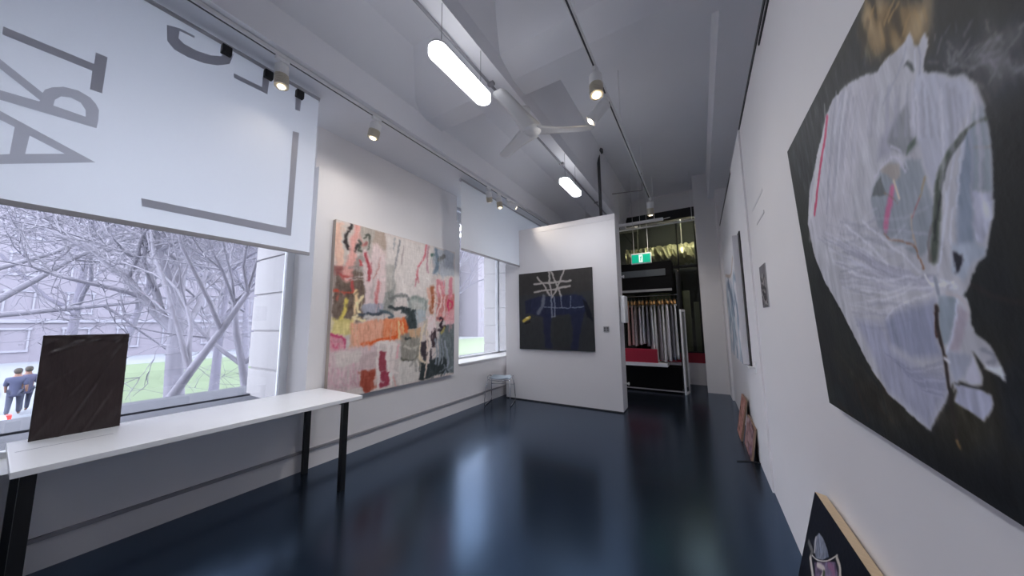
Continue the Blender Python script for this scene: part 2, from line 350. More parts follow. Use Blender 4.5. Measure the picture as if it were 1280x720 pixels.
# ================================================================== PAINTED CANVASES (a pigment map brushed vertex by vertex)
class Canvas:
    def __init__(s, o, uax, vax, W, H, nu, nv, base, gain=1.0, noff=(0, 0, 0)):
        s.o = np.array(o, float); s.u = np.array(uax, float); s.v = np.array(vax, float); s.W = W; s.H = H; s.nu = nu; s.nv = nv; s.gain = gain
        s.n = np.cross(s.u, s.v)
        s.img = np.ones((nv, nu, 3)) * np.array(base, float)
        U, V = np.meshgrid(np.linspace(0, W, nu), np.linspace(0, H, nv)); s.U = U; s.V = V
    def px(s, x, y):
        q = on_plane(x, y, s.o, s.n) - s.o; return np.array([q.dot(s.u), q.dot(s.v)])
    def noise(s, su, sv, seed):
        r = np.random.default_rng(seed); a = int(s.W / su) + 3; b = int(s.H / sv) + 3
        g = r.random((b, a)); x = s.U / su; y = s.V / sv; i = x.astype(int); j = y.astype(int); fx_ = x - i; fy_ = y - j
        fx_ = fx_ * fx_ * (3 - 2 * fx_); fy_ = fy_ * fy_ * (3 - 2 * fy_)
        return (g[j, i] * (1 - fx_) + g[j, i + 1] * fx_) * (1 - fy_) + (g[j + 1, i] * (1 - fx_) + g[j + 1, i + 1] * fx_) * fy_
    def mix(s, a, col, tex=None): 
        a = a[..., None]; c = np.array(col, float)
        if tex is not None: c = c + tex[..., None]
        s.img = s.img * (1 - a) + a * c
    def poly(s, pts, col, soft=.006, al=1.0, tex=0.0, seed=1, ts=(.01, .05), uv=False):
        P = np.array([p if uv else s.px(*p) for p in pts]); n = len(P)
        ins = np.zeros(s.U.shape, bool); dist = np.full(s.U.shape, 1e9)
        for i in range(n):
            a, b = P[i], P[(i + 1) % n]
            c = ((a[1] > s.V) != (b[1] > s.V)) & (s.U < (b[0] - a[0]) * (s.V - a[1]) / ((b[1] - a[1]) or 1e-9) + a[0]); ins ^= c
            d = b - a; L = max(d.dot(d), 1e-12); t = np.clip(((s.U - a[0]) * d[0] + (s.V - a[1]) * d[1]) / L, 0, 1)
            dist = np.minimum(dist, np.hypot(s.U - a[0] - t * d[0], s.V - a[1] - t * d[1]))
        sd = np.where(ins, dist, -dist); m = np.clip(sd / soft + .5, 0, 1) * al
        tx = (s.noise(*ts, seed) - .5) * 2 * tex if tex else None
        s.mix(m, col, tx)
    def line(s, pts, col, w, al=1.0, w2=None, tex=0.0, seed=3, uv=False, soft=.35):
        if len(pts) > 2:   # smooth the stroke
            Q = [np.array(p, float) for p in pts]; Q = [Q[0] * 2 - Q[1]] + Q + [Q[-1] * 2 - Q[-2]]; out = []
            for i in range(1, len(Q) - 2):
                for k in range(4):
                    t = k / 4; a, b, c, d = Q[i - 1], Q[i], Q[i + 1], Q[i + 2]
                    out.append(.5 * ((2 * b) + (c - a) * t + (2 * a - 5 * b + 4 * c - d) * t * t + (3 * b - a - 3 * c + d) * t ** 3))
            pts = [tuple(q) for q in out] + [tuple(Q[-2])]
        P = np.array([p if uv else s.px(*p) for p in pts])
        if not uv:   # picture width -> metres across the stroke
            k = len(pts) // 2 - (1 if len(pts) == 2 else 0); a = np.array(pts[k], float); b = np.array(pts[min(k + 1, len(pts) - 1)], float)
            if np.allclose(a, b): a = np.array(pts[k - 1], float)
            d_ = (b - a) / max(np.linalg.norm(b - a), 1e-6); o_ = s.px(*a); Jx = s.px(a[0] + 1, a[1]) - o_; Jy = s.px(a[0], a[1] + 1) - o_
            k = abs(Jx[0] * Jy[1] - Jx[1] * Jy[0]) / max(np.linalg.norm(Jx * d_[0] + Jy * d_[1]), 1e-9)
            w = w * k; w2 = w2 * k if w2 is not None else None
        if w2 is None: w2 = w
        n = len(P) - 1; best = np.full(s.U.shape, -1e9)
        for i in range(n):
            a, b = P[i], P[i + 1]; d = b - a; L = max(d.dot(d), 1e-12)
            t = np.clip(((s.U - a[0]) * d[0] + (s.V - a[1]) * d[1]) / L, 0, 1)
            dd = np.hypot(s.U - a[0] - t * d[0], s.V - a[1] - t * d[1]); ww = w + (w2 - w) * (i + t) / n
            best = np.maximum(best, (ww / 2 - dd) / np.maximum(ww * soft, .002))
        m = np.clip(best + .3, 0, 1) * al
        tx = (s.noise(.006, .05, seed) - .5) * 2 * tex if tex else None
        s.mix(m, col, tx)
    def warp(s, amp, sc_, seed, blur=0):
        dx = (s.noise(sc_, sc_, seed) - .5 + (s.noise(sc_ / 3, sc_ / 3, seed + 1) - .5) * .5) * 2 * amp; dy = (s.noise(sc_, sc_, seed + 2) - .5 + (s.noise(sc_ / 3, sc_ / 3, seed + 3) - .5) * .5) * 2 * amp
        I = np.clip(((s.U + dx) / s.W * (s.nu - 1)).round().astype(int), 0, s.nu - 1); J = np.clip(((s.V + dy) / s.H * (s.nv - 1)).round().astype(int), 0, s.nv - 1)
        s.img = s.img[J, I]
        for _ in range(blur):
            p_ = np.pad(s.img, ((1, 1), (1, 1), (0, 0)), 'edge'); s.img = (p_[:-2, 1:-1] + p_[2:, 1:-1] + p_[1:-1, :-2] + p_[1:-1, 2:] + 2 * s.img) / 6
    def build(s, name, parent, rough=.5):
        nu, nv = s.nu, s.nv; co = s.o + s.U.reshape(-1, 1) * s.u + s.V.reshape(-1, 1) * s.v
        co = co - np.array(parent.location)
        me = bpy.data.meshes.new(name); i = np.arange(nu - 1); j = np.arange(nv - 1); I, J = np.meshgrid(i, j); a = (J * nu + I).ravel()
        q = np.stack([a, a + 1, a + 1 + nu, a + nu], 1)
        me.vertices.add(nu * nv); me.vertices.foreach_set('co', co.ravel()); me.loops.add(q.size); me.loops.foreach_set('vertex_index', q.ravel().astype(np.int32))
        me.polygons.add(len(q)); me.polygons.foreach_set('loop_start', (np.arange(len(q)) * 4).astype(np.int32)); me.polygons.foreach_set('loop_total', np.full(len(q), 4, np.int32))
        me.update(); me.validate()
        at = me.color_attributes.new('paint', 'FLOAT_COLOR', 'POINT')
        c = np.clip(lin(np.clip(s.img, 0, 255)) * s.gain, 0, .9); c4 = np.concatenate([c.reshape(-1, 3), np.ones((nu * nv, 1))], 1)
        at.data.foreach_set('color', c4.ravel().astype(np.float32))
        m = bpy.data.materials.new(name + '_oil_paint'); m.use_nodes = True; nt = m.node_tree; b = nt.nodes['Principled BSDF']
        A = nt.nodes.new('ShaderNodeAttribute'); A.attribute_name = 'paint'; nt.links.new(A.outputs['Color'], b.inputs['Base Color'])
        b.inputs['Roughness'].default_value = rough; b.inputs['Specular IOR Level'].default_value = .25
        nn = nt.nodes.new('ShaderNodeTexNoise'); nn.inputs['Scale'].default_value = 60; bp = nt.nodes.new('ShaderNodeBump'); bp.inputs['Strength'].default_value = .15; bp.inputs['Distance'].default_value = .004
        tc = nt.nodes.new('ShaderNodeTexCoord'); nt.links.new(tc.outputs['Object'], nn.inputs['Vector']); nt.links.new(nn.outputs['Fac'], bp.inputs['Height']); nt.links.new(bp.outputs['Normal'], b.inputs['Normal'])
        me.materials.append(m); o = bpy.data.objects.new(name, me); COL.objects.link(o); o.parent = parent; return o
# ---- colourful abstract canvas on the window wall
P1 = thing('abstract_painting', 'large colourful abstract canvas on the wall between the two windows', 'painting', (-3.40, 2.83, .63))
MB().box(-3.4295, -3.3735, 1.855, 3.806, .627, 2.577, .002).done('stretcher_edge', mat('beige_canvas_edge', (.52, .45, .39), .8, var=.1, scale=10), P1)
c = Canvas((-3.372, 1.857, .629), (0, 1, 0), (0, 0, 1), 1.947, 1.946, 330, 330, (196, 184, 178), 1.35)
t = (c.noise(.3, .3, 5) - .5) * 14; c.img += t[..., None]
p = c.poly; s_ = c.line
p([(418, 277), (428, 280), (430, 350), (418, 350)], (214, 172, 150), .02, .9, 12); p([(428, 280), (440, 283), (438, 320), (428, 350)], (190, 178, 168), .01, .8)
p([(448, 283), (481, 291), (481, 312), (470, 318), (446, 316)], (160, 152, 142), .02, .9, 14); p([(466, 288), (482, 292), (482, 316), (468, 312)], (164, 146, 132), .01)
p([(434, 330), (460, 312), (480, 340), (482, 375), (450, 372), (420, 350)], (138, 128, 122), .04, .9, 18)
p([(417, 334), (458, 342), (461, 398), (440, 405), (415, 400)], (92, 76, 66), .03, .95, 16); p([(417, 333), (440, 336), (440, 348), (417, 346)], (136, 72, 70), .02, .8)
s_([(437, 281), (433, 297), (435, 312)], (40, 34, 34), 5); s_([(445, 283), (444, 300), (440, 318), (436, 335), (430, 345)], (205, 148, 138), 9, w2=13, tex=8)
s_([(455, 298), (460, 294), (463, 305), (458, 313), (450, 312), (449, 300)], (70, 74, 66), 3); s_([(447, 305), (444, 314)], (34, 32, 32), 4)
s_([(452, 305), (458, 304)], (150, 88, 84), 4)
for pts, w in (([(458, 314), (461, 326), (459, 345), (461, 356)], 8), ([(471, 308), (466, 330), (463, 350), (458, 380)], 9), ([(476, 315), (473, 345), (470, 380)], 12), ([(480, 318), (478, 350), (477, 378)], 8), ([(455, 330), (456, 360), (462, 390)], 6)):
    s_(pts, (206, 186, 184), w, .92, tex=10)
s_([(459, 316), (461, 335), (459, 352)], (158, 58, 66), 4); s_([(473, 352), (470, 372), (469, 384)], (186, 112, 112), 4); s_([(476, 322), (472, 335), (466, 350)], (176, 120, 112), 1.6); s_([(451, 327), (451, 330)], (178, 66, 70), 5)
s_([(424, 344), (436, 347), (440, 365), (430, 368)], (168, 70, 66), 3); s_([(417, 363), (428, 366), (440, 366)], (180, 70, 50), 3); s_([(430, 346), (455, 347)], (196, 180, 176), 1.6); s_([(436, 349), (456, 351)], (180, 166, 160), 1.2)
s_([(443, 365), (444, 380), (441, 402)], (214, 184, 140), 5); s_([(452, 372), (446, 380), (450, 392), (440, 396), (456, 400)], (222, 204, 160), 4)
s_([(432, 376), (430, 388), (424, 400)], (206, 186, 90), 6)
p([(414, 398), (441, 400), (438, 418), (413, 420)], (206, 190, 118), .03, .9, 16)
p([(484, 294), (540, 308), (540, 385), (486, 378)], (204, 196, 190), .04, .85, 8)
s_([(500, 300), (496, 320), (492, 350), (491, 385)], (128, 128, 128), 2.4); s_([(494, 297), (492, 312)], (150, 150, 150), 1.6); s_([(505, 308), (500, 330)], (164, 150, 146), 1.8)
p([(483, 330), (494, 332), (494, 384), (481, 384)], (160, 156, 148), .03, .7, 20); p([(480, 365), (492, 362), (492, 392), (478, 392)], (116, 120, 116), .03, .7, 22)
s_([(533, 306), (530, 322), (523, 334), (521, 350)], (192, 110, 118), 3); s_([(535, 309), (534, 325), (535, 340)], (178, 140, 144), 2.5)
p([(541, 309), (568, 316), (568, 344), (552, 346), (544, 338)], (158, 164, 172), .03, .9, 10); s_([(545, 313), (548, 328), (543, 340)], (104, 120, 134), 5); s_([(555, 322), (549, 326)], (112, 112, 112), 5); s_([(540, 320), (543, 320)], (70, 100, 88), 4)
s_([(488, 372), (505, 368), (512, 378), (512, 388)], (96, 98, 96), 4, .8); s_([(516, 374), (530, 376), (530, 390)], (110, 122, 116), 6, .8); p([(508, 376), (530, 374), (532, 398), (508, 396)], (160, 168, 162), .02, .6, 20)
s_([(541, 360), (541, 372), (539, 388)], (152, 84, 54), 7); s_([(536, 362), (536, 380)], (206, 160, 140), 4)
p([(546, 350), (556, 351), (556, 372), (546, 372)], (198, 120, 128), .02, .9, 14); p([(546, 372), (568, 366), (568, 402), (546, 402)], (188, 106, 100), .03, .85, 20)
s_([(564, 350), (562, 370)], (196, 120, 132), 5); s_([(561, 375), (565, 378), (564, 385), (560, 384), (561, 376)], (190, 56, 88), 2.6); s_([(549, 358), (552, 372), (547, 395)], (214, 186, 180), 2.5); s_([(556, 372), (554, 395)], (212, 180, 176), 2.2)
p([(556, 388), (568, 386), (568, 408), (556, 410)], (214, 160, 166), .02, .8, 10)
p([(452, 382), (480, 380), (480, 392), (455, 394)], (150, 152, 166), .02, .9, 10); s_([(450, 392), (470, 394), (480, 391)], (54, 62, 72), 4); s_([(455, 396), (480, 399), (500, 396)], (190, 184, 180), 3)
s_([(476, 390), (492, 394), (486, 398)], (70, 84, 92), 3); s_([(487, 384), (508, 388), (514, 392)], (44, 52, 54), 4); p([(500, 384), (521, 386), (521, 410), (508, 412), (510, 394), (500, 392)], (40, 50, 52), .015, .95, 8)
p([(520, 388), (532, 388), (532, 402), (520, 406)], (158, 170, 176), .02, .8)
p([(436, 404), (500, 398), (508, 404), (508, 424), (470, 430), (440, 436)], (214, 150, 122), .03, .95, 18); p([(478, 400), (506, 398), (509, 418), (492, 426), (480, 422)], (222, 128, 86), .02, .9, 22)
s_([(452, 430), (470, 426), (488, 424), (497, 420), (500, 402)], (206, 82, 34), 5, tex=20); s_([(506, 400), (508, 414), (504, 424)], (210, 90, 40), 7, .9); s_([(499, 402), (499, 424)], (228, 190, 140), 3); s_([(504, 402), (505, 420)], (230, 176, 120), 2)
for x in (437, 441, 446): s_([(x, 406), (x + 1, 435)], (200, 150, 118), 2.5, .8)
p([(412, 418), (430, 420), (430, 438), (412, 440)], (198, 130, 142), .02, .9, 14); s_([(415, 420), (429, 423), (431, 436)], (182, 56, 96), 3.5); s_([(414, 428), (418, 436), (424, 430)], (190, 80, 110), 2)
p([(410, 438), (470, 428), (470, 474), (460, 482), (408, 492)], (196, 172, 172), .03, .9, 16)
for a in range(9): s_([(412 + a * 5, 455 + (a * 7) % 14), (411 + a * 5.3, 470 + (a * 5) % 12), (415 + a * 5, 482)], (190, 126, 146), 1.6, .6)
p([(420, 440), (450, 436), (450, 452), (420, 458)], (204, 194, 186), .02, .8, 8); p([(450, 442), (470, 438), (470, 456), (448, 460)], (182, 160, 158), .015, .8)
p([(451, 462), (470, 459), (471, 484), (455, 490), (450, 480)], (148, 62, 44), .02, .95, 18); p([(472, 438), (483, 438), (483, 462), (475, 464)], (136, 50, 62), .01, .95); p([(476, 464), (488, 462), (486, 482), (475, 486)], (142, 44, 64), .012, .95, 10)
for pts in ([(473, 432), (472, 450), (474, 470), (473, 485)], [(485, 428), (484, 446), (486, 462)], [(492, 430), (490, 455), (488, 480)], [(470, 430), (482, 428), (494, 430)]): s_(pts, (220, 206, 200), 4.5, .95)
s_([(497, 432), (495, 448)], (216, 160, 166), 3); s_([(492, 470), (494, 484)], (206, 150, 140), 2)
p([(500, 420), (524, 412), (530, 440), (524, 452), (502, 450)], (132, 128, 118), .03, .95, 20); p([(510, 412), (526, 410), (526, 422), (512, 424)], (196, 156, 118), .015, .9); s_([(505, 432), (515, 436), (522, 432)], (176, 170, 158), 3); s_([(502, 446), (514, 450), (526, 442)], (88, 86, 78), 3)
s_([(506, 423), (512, 424)], (50, 56, 54), 3); p([(498, 450), (522, 450), (522, 474), (500, 480)], (200, 194, 186), .02, .9, 8)
p([(528, 404), (536, 398), (545, 404), (540, 420), (530, 420)], (180, 168, 152), .02, .9)
p([(550, 410), (568, 405), (568, 466), (548, 468)], (92, 102, 104), .02, .95, 16); p([(525, 428), (536, 424), (540, 448), (528, 450)], (40, 32, 40), .012, .9); p([(538, 412), (546, 410), (546, 434), (539, 434)], (48, 34, 40), .012, .95)
p([(522, 450), (556, 446), (560, 466), (524, 474)], (34, 42, 44), .015, .97, 8)
for x in (544, 548, 552): s_([(x, 424), (x + 3, 440), (x, 454)], (134, 142, 150), 2.4, .9)
s_([(557, 425), (560, 450), (556, 468)], (140, 146, 156), 2.5, .9)
s_([(530, 408), (526, 430), (524, 448), (530, 452)], (214, 198, 172), 2.4); s_([(534, 398), (534, 430), (530, 470)], (216, 196, 178), 2.2); s_([(540, 404), (537, 425), (534, 452)], (222, 206, 196), 3.4)
p([(533, 396), (544, 394), (546, 410), (540, 418), (534, 412)], (224, 202, 200), .015, .9)
s_([(549, 398), (554, 400), (551, 408), (556, 410), (548, 414)], (36, 22, 32), 3); s_([(544, 362), (541, 396)], (214, 190, 180), 2.2)
s_([(555, 411), (552, 416)], (150, 140, 84), 3)
snap = c.img.copy(); r0 = random.Random(77)
for k in range(260):   # loose reworked marks in the neighbouring colours
    u = r0.uniform(.03, 1.9); v = r0.uniform(.03, 1.9); du = r0.gauss(0, .05); dv = r0.gauss(-.05, .07)
    col = snap[int(v / 1.946 * 329), int(u / 1.947 * 329)] + r0.uniform(-22, 26)
    s_([(u - du * .5, v + dv), (u, v), (u + du, v + dv * .6)], col, r0.uniform(.008, .04), .6, uv=True)
for k in range(30):
    u = r0.uniform(.1, 1.85); v = r0.uniform(.5, 1.9); s_([(u, v), (u + r0.gauss(0, .01), v - r0.uniform(.05, .3))], r0.choice([(216, 206, 198), (206, 186, 182), (176, 168, 160)]), .008, .6, uv=True)
c.warp(.022, .16, 51, 2); c.warp(.008, .03, 61, 1)
c.img = c.img * .93 + 11
c.img += ((c.noise(.012, .05, 8) - .5) * 12 + (c.noise(.05, .012, 9) - .5) * 8)[..., None]
c.build('painted_front', P1, .6)

# ---- dark canvas with a blue animal on the partition
P2 = thing('dark_painting', 'square charcoal canvas with a dark blue animal and pale crossed bars on the partition', 'painting', (-2.2, 5.17, .94))
MB().box(-2.944, -1.524, 5.152, 5.1895, .932, 2.345, .002).done('stretcher_edge', mat('dark_canvas_edge', (.03, .03, .035), .7), P2)
c = Canvas((-2.943, 5.150, .933), (1, 0, 0), (0, 0, 1), 1.418, 1.411, 240, 240, (50, 52, 54), 1.15)
c.img += ((c.noise(.3, .3, 2) - .5) * 10)[..., None]; c.img[c.V > 1.0] *= (1.06, 1.0, .94); c.img += (np.clip((c.V - .9) * 12, 0, 6))[..., None] * np.array([1, .8, .7])
p = c.poly; s_ = c.line; NV = (34, 41, 66)
p([(656, 380), (662, 374), (672, 371), (686, 371), (700, 370), (715, 368), (727, 369), (733, 376), (735, 388), (724, 392), (700, 394), (680, 396), (668, 394), (658, 390)], NV, .03, .95, 4)
p([(678, 390), (690, 392), (688, 410), (690, 436), (682, 435), (680, 415)], (32, 38, 64), .03, .9); p([(712, 390), (732, 388), (726, 410), (722, 438), (714, 437), (716, 412)], (32, 38, 64), .03, .9)
p([(690, 398), (714, 396), (712, 430), (692, 428)], (46, 50, 50), .06, .8); p([(728, 374), (734, 378), (742, 402), (734, 396)], (22, 24, 34), .01)
p([(656, 376), (664, 374), (664, 390), (657, 392)], (30, 36, 58), .02)
BAR = (164, 158, 152)
for pts, w in (([(668, 355), (713, 351)], 2.8), ([(668, 365), (690, 362), (712, 358)], 2.6), ([(672, 347), (680, 357), (687, 370)], 2.4), ([(686, 339), (687, 355), (690, 372)], 2.6), ([(688, 338), (696, 356), (701, 370)], 2.4), ([(705, 338), (699, 354), (691, 371)], 2.4)): s_(pts, BAR, w)
for pts, w in (([(689, 370), (690, 396)], 2.2), ([(693, 371), (694, 396)], 2.0), ([(701, 370), (702, 384)], 1.4), ([(713, 370), (713, 383)], 1.0), ([(680, 384), (702, 385), (729, 383)], 1.2), ([(690, 396), (694, 396)], 1.2)): s_(pts, (126, 134, 146), w, .85)
s_([(680, 371), (678, 382), (673, 391)], (118, 122, 130), 5, .75); s_([(655, 401), (662, 397)], (186, 160, 70), 4.5); s_([(657, 404), (662, 402)], (24, 20, 12), 2.5); s_([(658, 398), (660, 397.5)], (222, 210, 150), 2.5)
c.warp(.010, .08, 41, 1)
c.img += ((c.noise(.03, .06, 8) - .5) * 5)[..., None]
c.build('painted_front', P2, .35)

# ---- big still life of a tied plastic bag on the right wall
Vt = np.array((-.0385, 0, 1.025)); VL = np.linalg.norm(Vt); Vt = Vt / VL
P3 = thing('bag_painting', 'very large dark canvas of a crumpled white plastic bag hanging on the right wall', 'painting', (.41, 1.05, 1.10))
m = MB(); o0 = Vector((.402, 0, 1.104)); tv = Vector(Vt.tolist()); nn = Vector((Vt[2], 0, -Vt[0]))
pts = [o0, o0 + nn * .022, o0 + nn * .022 + tv * VL, o0 + tv * VL]
m.prism([(q.x, .43, q.z) for q in pts], (0, 1.248, 0)).done('stretcher_edge', mat('black_canvas_edge', (.012, .012, .018), .7), P3)
MB().box(.405, .4295, .5, 1.6, 2.02, 2.06).done('hanging_batten', PINE, P3)
c = Canvas((.400, 1.678, 1.104), (0, -1, 0), Vt, 1.248, VL, 460, 400, (34, 38, 40), 2.0)
p = c.poly; s_ = c.line
n1 = c.noise(.25, .25, 4); n2 = c.noise(.05, .12, 5); n3 = c.noise(.012, .06, 6)
c.img = np.array([18, 20, 24]) + n1[..., None] * np.array([20, 20, 14]) + n2[..., None] * np.array([16, 14, 8])
p([(1010, 130), (1100, 0), (1130, 0), (1060, 130), (1010, 250), (985, 200)], (48, 50, 50), .05, .7, 26, ts=(.015, .09))
p([(1080, -5), (1165, -5), (1160, 55), (1130, 70), (1090, 75), (1075, 40)], (112, 90, 56), .05, .9, 40, 12, ts=(.02, .07))
for a in [((1092, 8), (1088, 22)), ((1118, 0), (1106, 30)), ((1123, 4), (1112, 26)), ((1143, 12), (1150, 30)), ((1136, 20), (1128, 44)), ((1100, 30), (1104, 52)), ((1155, 8), (1158, 26))]: s_(a, (140, 114, 74), 3, .45)
s_([(1084, 30), (1078, 70)], (66, 54, 36), 6, .5)
for k in range(46):   # brushed grey mist right of the bag's handles
    r0 = random.Random(k); a = (1168 + r0.uniform(0, 110), 60 + r0.uniform(-25, 35)); s_([a, (a[0] + r0.uniform(-18, 25), a[1] + r0.uniform(-20, 22))], (140, 138, 150), r0.uniform(2, 6), .22)
p([(1165, 75), (1230, 50), (1285, 40), (1285, 95), (1240, 110), (1215, 90)], (122, 120, 128), .09, .6, 30, 8, ts=(.03, .03))
p([(1215, 100), (1240, 120), (1250, 150), (1232, 150)], (84, 78, 76), .04, .6, 14)
p([(1040, 440), (1100, 540), (1180, 560), (1260, 560), (1285, 520), (1285, 470), (1230, 440), (1200, 470), (1100, 470)], (56, 48, 34), .1, .7, 26, 14, ts=(.03, .03)); p([(1190, 470), (1240, 540), (1215, 580), (1195, 560)], (70, 62, 42), .05, .6, 18)
p([(1245, 470), (1285, 440), (1285, 560), (1262, 560)], (22, 28, 36), .03, .6); p([(1100, 540), (1285, 600), (1285, 670), (1150, 590)], (20, 20, 20), .08, .8, 8)
for k in range(26):
    r0 = random.Random(100 + k); a = (1040 + r0.uniform(0, 60), 430 + r0.uniform(0, 90)); s_([a, (a[0] + r0.uniform(8, 26), a[1] + r0.uniform(14, 40))], r0.choice([(66, 62, 48), (46, 52, 48), (84, 56, 40), (28, 34, 34)]), r0.uniform(2, 5), .4)
s_([(1210, 352), (1240, 372), (1285, 380)], (62, 46, 42), 7, .5)
# bag body
BG = (152, 152, 158)
body = [(1096, 91), (1104, 76), (1120, 62), (1128, 54), (1136, 42), (1143, 55), (1147, 56), (1154, 43), (1161, 50), (1157, 68), (1155, 88), (1180, 90), (1202, 94), (1217, 104), (1228, 130), (1237, 165), (1241, 200), (1241, 240), (1240, 275), (1236, 300), (1232, 322), (1222, 330), (1212, 350), (1204, 368), (1210, 376), (1214, 392), (1214, 405), (1222, 420), (1236, 430), (1245, 445), (1254, 462), (1260, 478), (1250, 472), (1232, 462), (1222, 448), (1216, 440), (1222, 455), (1229, 472), (1228, 482), (1214, 482), (1198, 476), (1192, 490), (1190, 478),
        (1184, 490), (1176, 515), (1162, 538), (1140, 520), (1112, 494), (1090, 462), (1072, 430), (1055, 395), (1030, 350), (1018, 320), (1010, 280), (1012, 240), (1022, 190), (1033, 145), (1041, 124), (1056, 108), (1075, 96)]
p(body, BG, .004, 1, 12, 21, ts=(.02, .09))
p([(1192, 478), (1222, 484), (1240, 496), (1242, 506), (1230, 527), (1215, 516), (1193, 502), (1196, 488)], (142, 144, 160), .004, 1, 14, 5)
# planes of tone inside the bag
p([(1033, 145), (1056, 108), (1096, 92), (1092, 150), (1070, 210), (1060, 260), (1075, 300), (1012, 300), (1012, 240)], (156, 154, 162), .03, .6, 8)
p([(1022, 190), (1032, 150), (1034, 160), (1024, 215), (1016, 270), (1011, 280)], (170, 168, 172), .006, .8)
p([(1135, 130), (1100, 175), (1096, 200), (1110, 195), (1120, 175)], (124, 124, 138), .02, .7); p([(1134, 128), (1141, 160), (1148, 180), (1136, 195), (1120, 190), (1108, 178), (1120, 150)], (108, 110, 116), .012, .9, 8)
p([(1146, 172), (1143, 183), (1134, 195), (1136, 182)], (70, 82, 74), .006)
p([(1090, 235), (1100, 215), (1115, 203), (1128, 210), (1134, 200), (1150, 200), (1160, 230), (1166, 260), (1167, 290), (1160, 310), (1150, 320), (1112, 300), (1098, 285), (1088, 250)], (118, 124, 132), .01, .95, 7)
p([(1100, 213), (1111, 204), (1124, 206), (1126, 220), (1118, 228), (1110, 218)], (134, 128, 124), .008); p([(1089, 247), (1094, 228), (1100, 220), (1106, 238), (1106, 244)], (84, 88, 90), .005)
s_([(1092, 222), (1104, 206), (1114, 197), (1124, 201), (1131, 214)], (164, 162, 172), 3); s_([(1113, 182), (1126, 190), (1134, 210)], (158, 158, 168), 2)
s_([(1115, 238), (1111, 262), (1107, 286)], (160, 92, 122), 7); s_([(1105, 241), (1113, 248), (1122, 254)], (112, 88, 74), 1.6); s_([(1117, 226), (1124, 248)], (176, 164, 150), 3)
s_([(1151, 243), (1146, 256), (1140, 273)], (142, 84, 84), 1.6); s_([(1156, 222), (1150, 246)], (128, 116, 96), 3); s_([(1139, 268), (1140, 290), (1146, 312), (1155, 334)], (150, 138, 126), 2)
s_([(1105, 292), (1114, 299), (1128, 302), (1142, 306), (1148, 318), (1155, 336)], (112, 74, 54), 2.6)
p([(1146, 90), (1172, 92), (1206, 102), (1216, 122), (1196, 165), (1176, 205), (1170, 240), (1156, 210), (1147, 175), (1138, 130)], (152, 154, 166), .012, .85, 10, 3, ts=(.012, .1))
p([(1216, 130), (1229, 134), (1238, 178), (1240, 238), (1216, 238), (1214, 180)], (116, 124, 132), .008, .95, 6); p([(1204, 170), (1216, 160), (1217, 240), (1216, 306), (1196, 306), (1198, 240)], (106, 116, 132), .012, .9, 6)
p([(1217, 238), (1240, 240), (1237, 282), (1228, 306), (1217, 300)], (150, 152, 166), .004, .95, 26, 7, ts=(.006, .04)); p([(1190, 305), (1216, 300), (1231, 315), (1231, 322), (1214, 330), (1202, 350), (1190, 340)], (136, 144, 156), .01, .9, 12)
p([(1191, 314), (1203, 318), (1202, 328), (1194, 342)], (38, 36, 46), .004); s_([(1216, 187), (1226, 187), (1240, 185)], (126, 104, 92), 1.6)
for pts in ([(1196, 165), (1188, 230), (1180, 300), (1172, 340)], [(1204, 165), (1200, 220), (1196, 260)], [(1210, 130), (1206, 180), (1204, 200)], [(1184, 240), (1180, 290), (1176, 330)], [(1192, 260), (1188, 305)]): s_(pts, (172, 174, 184), 3, .75)
# leaf blade and stem
s_([(1166, 322), (1170, 290), (1172, 250), (1176, 214), (1186, 190), (1200, 172), (1215, 158), (1236, 148)], (66, 72, 64), 16, w2=2.4); s_([(1168, 300), (1176, 240), (1186, 200), (1208, 168)], (50, 52, 52), 3, .8)
s_([(1163, 324), (1160, 300), (1164, 284)], (98, 88, 88), 4, .7)
for k in range(70):   # long soft creases of the upper bag
    r0 = random.Random(1200 + k); x = r0.uniform(1040, 1225); y0_ = 100 + abs(x - 1140) * .12 + r0.uniform(0, 25); L_ = r0.uniform(40, 150); dxx = (x - 1140) * .12
    if 1090 < x < 1168 and y0_ + L_ > 170: L_ = max(20, 170 - y0_)
    s_([(x, y0_), (x + dxx * .6, y0_ + L_ * .5), (x + dxx, y0_ + L_)], r0.choice([(178, 178, 186), (164, 162, 170), (124, 124, 136), (134, 134, 146), (118, 120, 130)]), r0.uniform(2, 6), r0.uniform(.2, .5))
for k in range(60):
    r0 = random.Random(1500 + k); x = r0.uniform(1024, 1100); y0_ = r0.uniform(270, 420); x = max(x, 1015 + (y0_ - 280) * .38 + 8)
    s_([(x, y0_), (x + 30, y0_ + r0.uniform(-6, 12)), (x + r0.uniform(45, 70), y0_ + r0.uniform(-14, 10))], r0.choice([(172, 172, 180), (126, 126, 138), (110, 112, 124), (156, 156, 166)]), r0.uniform(2, 5), r0.uniform(.2, .45))
# gathered folds under the knot
for k in range(34):
    r0 = random.Random(300 + k); f = k / 34; a = (1030 + 60 * f + r0.uniform(-14, 14), 300 + 60 * f * r0.uniform(.5, 1.4) - 10); b = (1168 + r0.uniform(-6, 4), 352 + r0.uniform(-8, 14)); mid = ((a[0] + b[0]) / 2, (a[1] + b[1]) / 2 + r0.uniform(2, 12))
    s_([a, mid, b], r0.choice([(176, 176, 186), (120, 120, 134), (132, 132, 144), (168, 168, 178)]), r0.uniform(2, 5), .4)
for pts in ([(1083, 375), (1115, 372), (1140, 362), (1168, 358)], [(1107, 400), (1116, 388), (1136, 378), (1165, 366)], [(1075, 362), (1110, 366), (1140, 356)], [(1060, 340), (1100, 350), (1150, 345)], [(1078, 276), (1096, 292), (1120, 312), (1150, 338)], [(1056, 280), (1080, 300), (1110, 330)]): s_(pts, (180, 180, 188), 3.5, .6)
